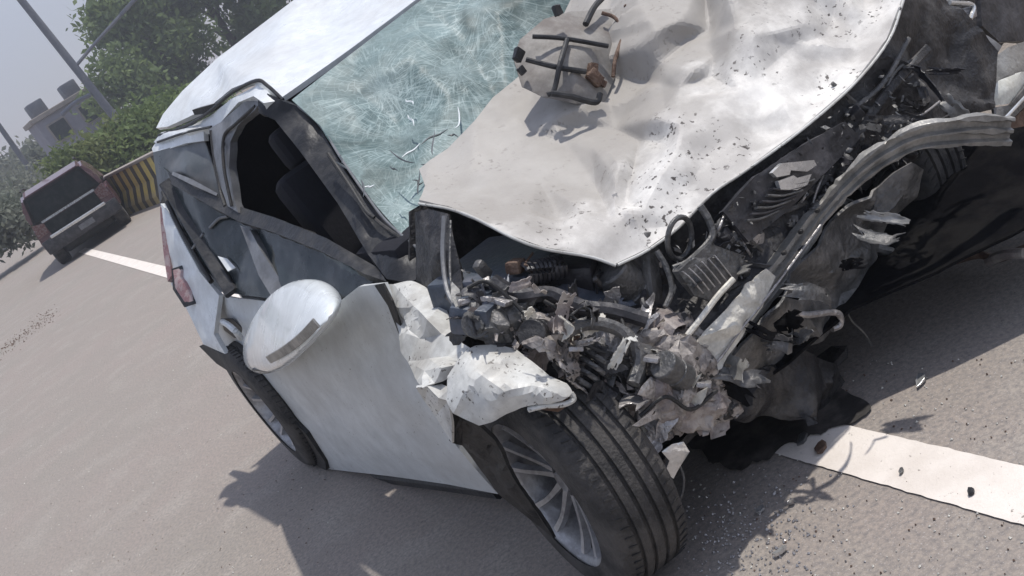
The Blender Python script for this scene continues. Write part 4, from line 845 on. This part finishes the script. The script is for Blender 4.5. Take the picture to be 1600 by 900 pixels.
# ================================================================ things lying on / around the wreck
def up(o, m): o.matrix_world = m
cage = empty('twisted_grille_frame', 'small twisted dark wire frame lying on the bonnet below the windscreen', 'scrap metal', CARM)
panel('backing', [(802, 90, .47), (812, 62, .49), (850, 30, .51), (890, 18, .51), (950, 14, .49), (992, 10, .47), (1002, 30, .45), (985, 80, .41), (962, 118, .37), (944, 160, .32), (900, 162, .32), (850, 152, .38), (815, 135, .43)], [(890, 90, .35), (860, 60, .44), (950, 60, .39), (900, 130, .31)], M['mid_metal'] if False else surf('dusty_mesh_plastic', (.27, .255, .235), (.12, .10, .09), .6, 9, .7, 0, .05), cage, amp=.005, scale=9, seed=4, thick=.006)
for P, r_ in (([(832, 57, 0.43), (880, 60, 0.39), (950, 72, 0.35)], .007), ([(822, 93, 0.39), (870, 105, 0.34), (915, 112, 0.32)], .008), ([(886, 62, 0.38), (875, 100, 0.33), (866, 140, 0.33), (855, 148, 0.34)], .008), ([(915, 38, 0.42), (928, 12, 0.44), (942, -4, 0.46)], .010), ([(940, 20, 0.42), (958, 26, 0.40), (968, 36, 0.38)], .006),
              ([(862, 146, 0.32), (890, 150, 0.30), (930, 160, 0.29), (938, 146, 0.29)], .009), ([(990, 12, 0.41), (976, 50, 0.37), (962, 90, 0.34), (958, 120, 0.33)], .006), ([(992, 4, 0.42), (984, 16, 0.41), (976, 8, 0.41)], .005)):
    tube('bar', P, r_, M['trim'] if r_ > .006 else M['rust'], cage)
for q, s_ in (((810, 86), .03), ((872, 16), .026), ((928, 122), .045), ((942, 130), .02), ((926, 108), .03), ((815, 110), .02)):
    bm = box_bm(s_ * 1.2, s_ * .7, s_, s_ * .2, 2, Matrix.Translation(W(q[0], q[1], .33 + (q[1] < 60) * .1 + (q[0] < 830) * .08)) @ Matrix.Rotation(q[0], 4, 'Y')); crumple(bm, .006, 30, q[0], 1)
    link('clip', mesh_of(bm), M['rust'] if q[0] > 900 else M['trim'], cage)

# debris on the road: glass crumbs and scraps
def ground_shard(name, px, py, size, mt, label, cat, group=None, h=.006, el=1.5, ang=0):
    c = ground(px, py); bm = bmesh.new(); r = random.Random(int(px * 7 + py)); n = 7
    top = [bm.verts.new((size * el * math.cos(2 * math.pi * k / n) * r.uniform(.6, 1.1), size * math.sin(2 * math.pi * k / n) * r.uniform(.6, 1.1), h * r.uniform(.6, 1.6))) for k in range(n)]
    bot = [bm.verts.new((v.co.x * .95, v.co.y * .95, 0)) for v in top]
    bm.faces.new(top); bm.faces.new(bot[::-1])
    for k in range(n): bm.faces.new((bot[k], bot[(k + 1) % n], top[(k + 1) % n], top[k]))
    return link(name, mesh_of(bm, False), M[mt], None, label, cat, group, None, Matrix.Translation((c.x, c.y, .0055)) @ Matrix.Rotation(ang, 4, 'Z'))
gs = ground_shard
gs('plastic_scrap', 1520, 773, .008, 'trim', 'short dark scrap lying on the white line near the right edge', 'debris', el=1.8, ang=.8)
gs('plastic_scrap', 1410, 740, .006, 'mid_metal', 'thin grey sliver lying mid-way along the white line', 'debris', el=2.2, ang=.8)
gs('glass_piece', 1190, 800, .012, 'chrome', 'bright curled piece of glass beside the front tyre shadow edge', 'debris', el=1.3, ang=.5)
gs('glass_piece', 1238, 788, .009, 'silver', 'small pale shard right of the curled glass piece', 'debris', el=1.4, ang=.4)
gs('glass_piece', 1222, 865, .011, 'chrome', 'pale flat shard low on the road right of the tyre', 'debris', el=1.7, ang=.1)
gs('trim_strip', 1440, 596, .014, 'chrome', 'thin bright trim strip on the shadow boundary beyond the white line', 'debris', el=2.6, ang=.9)
gs('bark_scrap', 1285, 702, .018, 'rust', 'dark brown flake on the near end of the white line', 'debris', el=1.7, ang=.9)
gs('bark_scrap', 1255, 690, .020, 'mid_metal', 'grey smear of grit at the shaded end of the white line', 'debris', el=1.5, ang=.9)
gs('metal_scrap', 1300, 572, .05, 'dark_metal', 'sooty plate under the hanging bumper', 'debris', h=.02, el=1.5, ang=.3)
r = random.Random(9); bm = bmesh.new(); cc = ground(1215, 650); ring = []
for k in range(120):
    a_ = 2 * math.pi * k / 120; q = ground(1205 + 130 * math.cos(a_) * (1 + .14 * math.sin(3 * a_ + 1) + .10 * math.sin(7 * a_)), 655 + 62 * math.sin(a_) * (1 + .2 * math.sin(4 * a_) + r.uniform(-.05, .05) + .08 * math.sin(17 * a_)) - 28 * math.cos(a_)); ring.append(bm.verts.new((q.x, q.y, .0075)))
bm.faces.new(ring); me = mesh_of(bm, False)
if me.polygons[0].normal.z < 0: me.flip_normals()
M['oil'] = surf('dark_engine_fluid', (.03, .027, .026), (.12, .105, .095), .8, 9, .6, 0, .1, 60)
link('fluid_stain', me, M['oil'], None, 'black engine fluid stain spreading under the nose onto the white line', 'stain')
br = empty('broken_branch', 'dry brown stick lying on the shaded road at the right edge', 'debris', CARM)
tube('stick', [W(1490, 408, z=.02), W(1530, 398, z=.035), W(1560, 404, z=.03), W(1610, 385, z=.03), W(1680, 370, z=.03)], .012, M['rust'], br)
tube('stick_fork', [W(1545, 408, z=.02), W(1570, 398, z=.05), W(1600, 396, z=.05)], .016, M['mauve'], br)
def crumbs(name, n, fn, smin, smax, mt, label, seed):
    r = random.Random(seed); bm = bmesh.new()
    for _ in range(n):
        c = fn(r); s = r.uniform(smin, smax) ; a_ = r.uniform(0, 6.28)
        vs = [bm.verts.new((c.x + s * r.uniform(.5, 1.2) * math.cos(a_ + k * 1.57), c.y + s * r.uniform(.5, 1.2) * math.sin(a_ + k * 1.57), .001)) for k in range(4)]
        t_ = bm.verts.new((c.x, c.y, .002 + s * r.uniform(.4, 1)))
        for k in range(4): bm.faces.new((vs[k], vs[(k + 1) % 4], t_))
    return link(name, mesh_of(bm, False), M[mt], None, label, 'debris', None, 'stuff')
def f_near(r):
    u = r.gauss(0, 1); return ground(1180 + r.gauss(0, 60), 840 + r.gauss(0, 45))
crumbs('glass_crumbs', 420, f_near, .0015, .006, 'silver', 'scatter of crushed glass crumbs on the road right of the front tyre', 3)
crumbs('road_grit', 420, lambda r: ground(r.uniform(0, 520), r.uniform(470, 900)) if r.random() < .6 else ground(r.uniform(1080, 1600), r.uniform(560, 900)), .0015, .0042, 'rust', 'dark grit sprinkled over the sunlit road', 4)
crumbs('pale_grit', 420, lambda r: ground(r.uniform(0, 520), r.uniform(470, 900)) if r.random() < .5 else ground(r.uniform(1060, 1600), r.uniform(560, 900)), .0015, .005, 'cream', 'pale dust crumbs sprinkled over the road', 5)
crumbs('scraped_grit_trail', 260, lambda r: (lambda t: ground(t * 85 + r.gauss(0, 5), 550 - t * 62 + r.gauss(0, 5)))(r.random()), .004, .016, 'rust', 'dark broken trail of grit on the road at the far left', 6)

# ================================================================ distant SUV
def make_suv():
    g0, g1 = ground(97, 420), ground(206, 347)
    c0 = (g0 + g1) * .5; heading = R_(13)
    fwd = Vector((-math.sin(heading), math.cos(heading), 0))
    right = Vector((fwd.y, -fwd.x, 0))
    M4 = Matrix((right, fwd, Z)).transposed().to_4x4(); M4.translation = (c0.x, c0.y, 0); M4 = M4 @ Matrix.Scale(.88, 4)
    s = empty('parked_suv', 'maroon off-road vehicle seen from behind beyond the wreck, tall rear window and silver trim', 'car', M4)
    hw = .90
    def loft(rings, nm, mt, par=s, bev=.0):
        bm = bmesh.new(); R = [[bm.verts.new(p) for p in r] for r in rings]
        for a_, b_ in zip(R, R[1:]):
            for j in range(len(a_)): bm.faces.new((a_[j], a_[(j + 1) % len(a_)], b_[(j + 1) % len(a_)], b_[j]))
        bm.faces.new(R[0]); bm.faces.new(R[-1])
        if bev: bmesh.ops.bevel(bm, geom=bm.edges[:], offset=bev, segments=2, affect='EDGES')
        return link(nm, mesh_of(bm, True, 40), mt, par)
    def sec(y, w_, z0, z1, top=None):
        t = top if top else w_
        return [(-w_, y, z0), (w_, y, z0), (w_ * 1.01, y, (z0 + z1) / 2), (t, y, z1), (-t, y, z1), (-w_ * 1.01, y, (z0 + z1) / 2)]
    loft([sec(0, hw, .42, .98, .86), sec(.5, hw, .36, 1.02, .88), sec(3.2, hw, .36, 1.0, .88), sec(4.2, .82, .42, .92, .78)], 'body', M['maroon'], bev=.07)
    loft([sec(.03, .84, .985, 1.60, .68), sec(.7, .86, 1.015, 1.70, .70), sec(2.2, .86, 1.02, 1.68, .70), sec(3.0, .86, 1.01, 1.03, .8)], 'cabin', M['maroon'], bev=.07)
    def plate(nm, pts, mt, th=.02, par=s, yo=0):
        bm = bmesh.new(); bm.faces.new([bm.verts.new(p) for p in pts]); bmesh.ops.solidify(bm, geom=bm.faces[:], thickness=th); return link(nm, mesh_of(bm, False), mt, par)
    fr = plate('window_surround', [(-.80, -.005, 1.0), (.80, -.005, 1.0), (.66, .03, 1.58), (-.66, .03, 1.58)], M['black'])
    plate('rear_window', [(-.72, -.03, 1.06), (.72, -.03, 1.06), (.60, .0, 1.52), (-.60, .0, 1.52)], M['glass_dark'], par=fr)
    plate('rear_trim', [(-.62, -.045, .98), (.62, -.045, .98), (.62, -.04, 1.03), (-.62, -.04, 1.03)], M['chrome'], .03)
    plate('tailgate_panel', [(-.60, -.03, .66), (.60, -.03, .66), (.60, -.03, .96), (-.60, -.03, .96)], M['glass_dark'], .02)
    for sx in (-1, 1):
        plate('tail_light', [(sx * .86, -.04, .74), (sx * .62, -.05, .76), (sx * .60, -.05, .97), (sx * .84, -.04, 1.05)], M['red'], .05)
        plate('side_window', [(sx * .872, .35, 1.08), (sx * .872, 2.5, 1.08), (sx * .735, 2.1, 1.58), (sx * .72, .45, 1.58)], M['glass_dark'], .02)
    bm = box_bm(1.76, .18, .30, .04, 2, Matrix.Translation((0, -.05, .50))); bp = link('bumper', mesh_of(bm), M['plastic'], s)
    bm = box_bm(1.30, .03, .07, .012, 2, Matrix.Translation((0, -.155, .66))); link('bumper_trim', mesh_of(bm), M['chrome'], bp)
    bm = box_bm(.34, .02, .12, .005, 1, Matrix.Translation((.1, -.15, .50))); link('number_plate', mesh_of(bm), M['pillar'], bp)
    for sx in (-1, 1):
        for yy in (.62, 3.3):
            tb = lathe_bm([(sx * .62, .001), (sx * .62, .33), (sx * .66, .36), (sx * .84, .36), (sx * .87, .33), (sx * .86, .22), (sx * .83, .001)], 24)
            bmesh.ops.translate(tb, verts=tb.verts, vec=(0, yy, .36)); wv = link('wheel', mesh_of(tb), M['tyre'], s)
            tb = lathe_bm([(sx * .835, .001), (sx * .865, .05), (sx * .858, .2), (sx * .868, .22)], 16); bmesh.ops.translate(tb, verts=tb.verts, vec=(0, yy, .36)); link('rim', mesh_of(tb), M['rim'], wv)
    bm = box_bm(1.2, 3.2, .25, .05, 1, Matrix.Translation((0, 1.9, .3))); link('underbody', mesh_of(bm), M['black'], s)
    for sx in (-1, 1):
        bm = tube_bm([Vector((sx * .64, .5, 1.74)), Vector((sx * .64, 1.2, 1.77)), Vector((sx * .64, 2.0, 1.72))], .02, 6); link('roof_rail', mesh_of(bm), M['black'], s)
make_suv()

# ================================================================ striped median barrier
def make_barrier():
    a_, b_ = at_dist(148, 282, 25.5), at_dist(262, 243, 21.0)
    a_ = Vector((a_.x, a_.y, 0)); b_ = Vector((b_.x, b_.y, 0)); dr = (b_ - a_).normalized(); nr = Vector((dr.y, -dr.x, 0))
    if nr.y > 0: nr = -nr
    L = (b_ - a_).length + 9
    M4 = Matrix((dr, -nr, Z)).transposed().to_4x4()
    if M4.determinant() < 0: M4 = Matrix((dr, nr, Z)).transposed().to_4x4()
    M4.translation = a_
    br_ = empty('striped_barrier', 'low concrete road barrier with black and yellow stripes behind the vehicles', 'barrier', M4)
    prof = [(-.25, 0), (.25, 0), (.25, .15), (.11, .45), (.09, .84), (-.09, .84), (-.11, .45), (-.25, .15)]
    n = int(L / .46); bl = L / n
    mes = {}
    for key, mt in (('y', M['yellow']), ('b', M['blackpaint'])):
        bm = bmesh.new()
        for x0 in (0,):
            sk = .12
            r0 = [bm.verts.new((x0 + sk * z / .84, y, z)) for y, z in prof]; r1 = [bm.verts.new((x0 + bl * (.54 if key == 'y' else .46) + sk * z / .84, y, z)) for y, z in prof]
            for j in range(8): bm.faces.new((r0[j], r0[(j + 1) % 8], r1[(j + 1) % 8], r1[j]))
            bm.faces.new(r0); bm.faces.new(r1)
        mes[key] = mesh_of(bm, False)
    for k in range(n):
        o = link('stripe', mes['y'], M['yellow'], br_); o.location = (k * bl, 0, 0)
        o = link('stripe', mes['b'], M['blackpaint'], br_); o.location = (k * bl + bl * .54, 0, 0)
    bm = box_bm(L + .1, .24, .06, .01, 1, Matrix.Translation((L / 2 + .06, 0, .873))); link('coping', mesh_of(bm, False), M['concrete'], br_)
make_barrier()

# ================================================================ lamp posts
def lamp_post(base, h, r_, arms, lean, label):
    M4 = Matrix.Translation((base.x, base.y, -.1)) @ lean
    p = empty('lamp_post', label, 'lamp post', M4, 'lamp posts beyond the barrier')
    bm = tube_bm([Vector((0, 0, 0)), Vector((0, 0, h * .5)), Vector((0, 0, h))], r_, 12, 6, lambda u: 1.25 - .55 * u); link('post', mesh_of(bm), M['pole'], p)
    bm = box_bm(r_ * 4, r_ * 4, .2, .03, 1, Matrix.Translation((0, 0, .1))); link('base', mesh_of(bm), M['concrete'], p)
    for P, rr, hd in arms:
        a_ = link('arm', mesh_of(tube_bm(P, rr, 8, 5)), M['pole'], p)
        if hd:
            d = (P[-1] - P[-2]).normalized(); bm = box_bm(1.1, .22, .16, .06, 2, Matrix.Translation(P[-1] + d * .4) @ d.to_track_quat('X', 'Z').to_matrix().to_4x4()); link('lamp_head', mesh_of(bm), M['pole'], a_)
b1 = at_dist(225, 240, 50)
def loc1(px, py, base, d, lean):
    q = at_dist(px, py, d); return (Matrix.Translation((base.x, base.y, -.1)) @ lean).inverted() @ q
ln = Matrix.Rotation(R_(-3), 4, 'Y')
A1 = [loc1(118, 104, b1, 50, ln), loc1(145, 72, b1, 50, ln), loc1(172, 42, b1, 50, ln), loc1(192, 20, b1, 50, ln)]
A2 = [loc1(142, 148, b1, 50, ln), loc1(118, 160, b1, 50, ln), loc1(96, 180, b1, 50, ln)]
lamp_post(b1, 16, .16, [(A1, .07, True), (A2, .09, False)], ln, 'tall grey lamp post with a slanting side arm, rising from behind the barrier')
b2 = at_dist(48, 270, 62)
lamp_post(b2, 12, .13, [([Vector((0, 0, 11.8)), Vector((.6, 0, 12.2)), Vector((1.6, 0, 12.3))], .05, True)], Matrix.Rotation(R_(2), 4, 'Y'), 'thinner lamp post at the far left above the parked vehicle')

# ================================================================ trees, hedge, verge scrub
def foliage(name, n, blobs, leaf, mt, parent=None, seed=1, **kw):
    r = np.random.default_rng(seed); V = []; 
    bl = np.array([b[:3] for b in blobs], float); br = np.array([b[3] for b in blobs], float)
    wgt = br ** 2; idx = r.choice(len(blobs), n, p=wgt / wgt.sum())
    d = r.normal(size=(n, 3)); d /= np.linalg.norm(d, axis=1)[:, None]
    rad = br[idx][:, None] * (.55 + .5 * r.random((n, 1)) ** .6)
    c = bl[idx] + d * rad * np.array([1, 1, .85])
    # clump the leaves
    k = n // 14; cl = r.integers(0, k, n); cc = c[:k]; c = cc[cl] + r.normal(size=(n, 3)) * leaf * 2.2
    a = r.normal(size=(n, 3)); a /= np.linalg.norm(a, axis=1)[:, None]; b = np.cross(a, r.normal(size=(n, 3))); b /= np.linalg.norm(b, axis=1)[:, None]
    s = leaf * (.6 + .8 * r.random((n, 1)))
    v = np.stack([c - a * s, c + b * s * .45, c + a * s, c - b * s * .45], 1).reshape(-1, 3)
    me = bpy.data.meshes.new(name); me.vertices.add(4 * n); me.vertices.foreach_set('co', v.ravel())
    me.loops.add(4 * n); me.loops.foreach_set('vertex_index', np.arange(4 * n)); me.polygons.add(n)
    me.polygons.foreach_set('loop_start', np.arange(0, 4 * n, 4)); me.polygons.foreach_set('loop_total', np.full(n, 4)); me.update(); me.validate()
    return link(name, me, mt, parent, **kw)
def tree(px, py, dist, h, spread, label, mt, seed, n=9000, low=.18):
    g = at_dist(px, py, dist); r = random.Random(seed)
    t = empty('tree', label, 'tree', Matrix.Translation((g.x, g.y, -.12)), 'trees beyond the barrier')
    bm = tube_bm([Vector((0, 0, 0)), Vector((.1, .05, h * .3)), Vector((-.1, .1, h * .6)), Vector((0, 0, h * .85))], h * .025, 8, 5, lambda u: 1.2 - u)
    bl = []
    for k in range(16):
        a_ = r.uniform(0, 6.28); zz = r.uniform(low, .92); rr = spread * (1 - abs(zz - .5) * .9) * r.uniform(.3, 1)
        p = Vector((math.cos(a_) * rr, math.sin(a_) * rr, zz * h)); bl.append((*p, spread * r.uniform(.28, .5)))
        if k < 8: tube_bm([Vector((0, 0, zz * h * .55)), p * .5 + Vector((0, 0, zz * h * .3)), p], h * .008, 5, 3, lambda u: 1.3 - u, bm)
    link('trunk', mesh_of(bm), M['bark'], t)
    foliage('crown', n, bl, .13 * dist / 40, mt, t, seed)
tree(510, 60, 62, 14, 5.4, 'large dark green tree right behind the white roof', M['leaf'], 1, 17000)
tree(398, 120, 66, 11, 3.6, 'dark green tree between the white roof and the tall lamp post', M['leaf'], 2, 16000)
tree(318, 178, 60, 7.4, 2.5, 'lower dark green tree just right of the tall lamp post', M['leaf'], 3, 12000, .1)
tree(610, 0, 75, 19, 6.5, 'tallest tree, its crown running out of the top of the picture', M['leaf'], 4, 15000)
tree(262, 225, 56, 4.6, 1.6, 'small bushy tree at the foot of the tall lamp post', M['leaf'], 5, 5000, .1)
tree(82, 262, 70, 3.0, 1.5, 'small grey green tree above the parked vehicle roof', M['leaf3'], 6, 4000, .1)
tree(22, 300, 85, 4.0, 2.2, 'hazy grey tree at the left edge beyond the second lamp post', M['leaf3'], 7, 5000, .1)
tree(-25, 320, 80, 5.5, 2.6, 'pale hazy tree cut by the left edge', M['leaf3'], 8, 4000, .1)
def hedge(px0, py0, px1, py1, dist, r_, n, mt, seed, name='hedge', label='', cat='hedge'):
    a_, b_ = at_dist(px0, py0, dist), at_dist(px1, py1, dist + 2); rr = random.Random(seed)
    bl = [(*(a_.lerp(b_, k / 13) + Vector((rr.uniform(-.4, .4), rr.uniform(-1, 1), rr.uniform(-.1, .3)))), r_ * rr.uniform(.7, 1.2)) for k in range(14)]
    for i, q in enumerate(bl): bl[i] = (q[0], q[1], min(q[2], 1.2) * 1.0, q[3])
    o = foliage(name, n, bl, .10, mt, None, seed, label=label, cat=cat)
    return o
hedge(110, 258, 215, 232, 33, .55, 9000, M['leaf2'], 21, label='bright olive green hedge just behind the striped barrier and the parked vehicle')
hedge(200, 236, 330, 170, 34, .7, 9000, M['leaf'], 22, label='dark hedge running behind the barrier under the trees')
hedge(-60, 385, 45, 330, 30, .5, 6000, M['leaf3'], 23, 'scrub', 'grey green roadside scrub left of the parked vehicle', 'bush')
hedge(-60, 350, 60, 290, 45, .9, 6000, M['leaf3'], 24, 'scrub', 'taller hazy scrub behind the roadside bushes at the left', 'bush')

# ================================================================ buildings behind
def building(px, py, dist, wd, h, label, wall, rows, colsn, yaw=0, roof=True):
    g = at_dist(px, py, dist); M4 = Matrix.Translation((g.x, g.y, -.12)) @ Matrix.Rotation(math.atan2(-g.x, g.y) + yaw, 4, 'Z')
    b = empty('building', label, 'building', M4)
    wall_o = link('wall', mesh_of(box_bm(wd, wd * .7, h, 0, 1, Matrix.Translation((0, wd * .35, h / 2))), False), wall, b)
    link('roof', mesh_of(box_bm(wd * 1.08, wd * .78, .25, .02, 1, Matrix.Translation((0, wd * .35, h + .13))), False), M['concrete'], b)
    wme = mesh_of(box_bm(wd / colsn * .5, .08, h / rows * .45, .01, 1), False); fme = mesh_of(box_bm(wd / colsn * .6, .05, h / rows * .55, .01, 1), False)
    for i in range(colsn):
        for j in range(rows):
            f = link('window', fme, M['concrete'], b); f.location = ((i + .5) / colsn * wd - wd / 2, -.03, (j + .55) / rows * h)
            q = link('pane', wme, M['glass_dark'], f); q.location = (0, -.03, 0)
    for k, xx in enumerate((-.3, .25)):
        link('roof_tank', mesh_of(box_bm(.9, .9, .8, .1, 2, Matrix.Translation((xx * wd, wd * .3, h + .6)))), M['pole'], b)
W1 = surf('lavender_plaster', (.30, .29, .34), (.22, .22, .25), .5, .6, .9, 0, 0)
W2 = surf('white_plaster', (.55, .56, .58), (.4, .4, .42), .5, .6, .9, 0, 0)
building(138, 215, 62, 3.6, 4.0, 'small lavender grey building behind the tall lamp post', W1, 2, 2, R_(12))
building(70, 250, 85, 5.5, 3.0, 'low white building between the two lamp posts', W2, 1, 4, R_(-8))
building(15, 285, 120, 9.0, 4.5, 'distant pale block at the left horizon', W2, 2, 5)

hz = bpy.data.meshes.new('haze'); bm = box_bm(700, 700, 62, 0, 1, Matrix.Translation((0, 150, 28))); bm.to_mesh(hz); bm.free()
hm = bpy.data.materials.new('pale_air'); hm.use_nodes = True; nt = hm.node_tree; nt.nodes.clear()
o_ = nt.nodes.new('ShaderNodeOutputMaterial'); v_ = nt.nodes.new('ShaderNodeVolumePrincipled'); v_.inputs['Color'].default_value = (.86, .9, 1, 1); v_.inputs['Density'].default_value = .0032; v_.inputs['Anisotropy'].default_value = .3
nt.links.new(v_.outputs[0], o_.inputs['Volume'])
link('haze', hz, hm, None, kind='stuff')
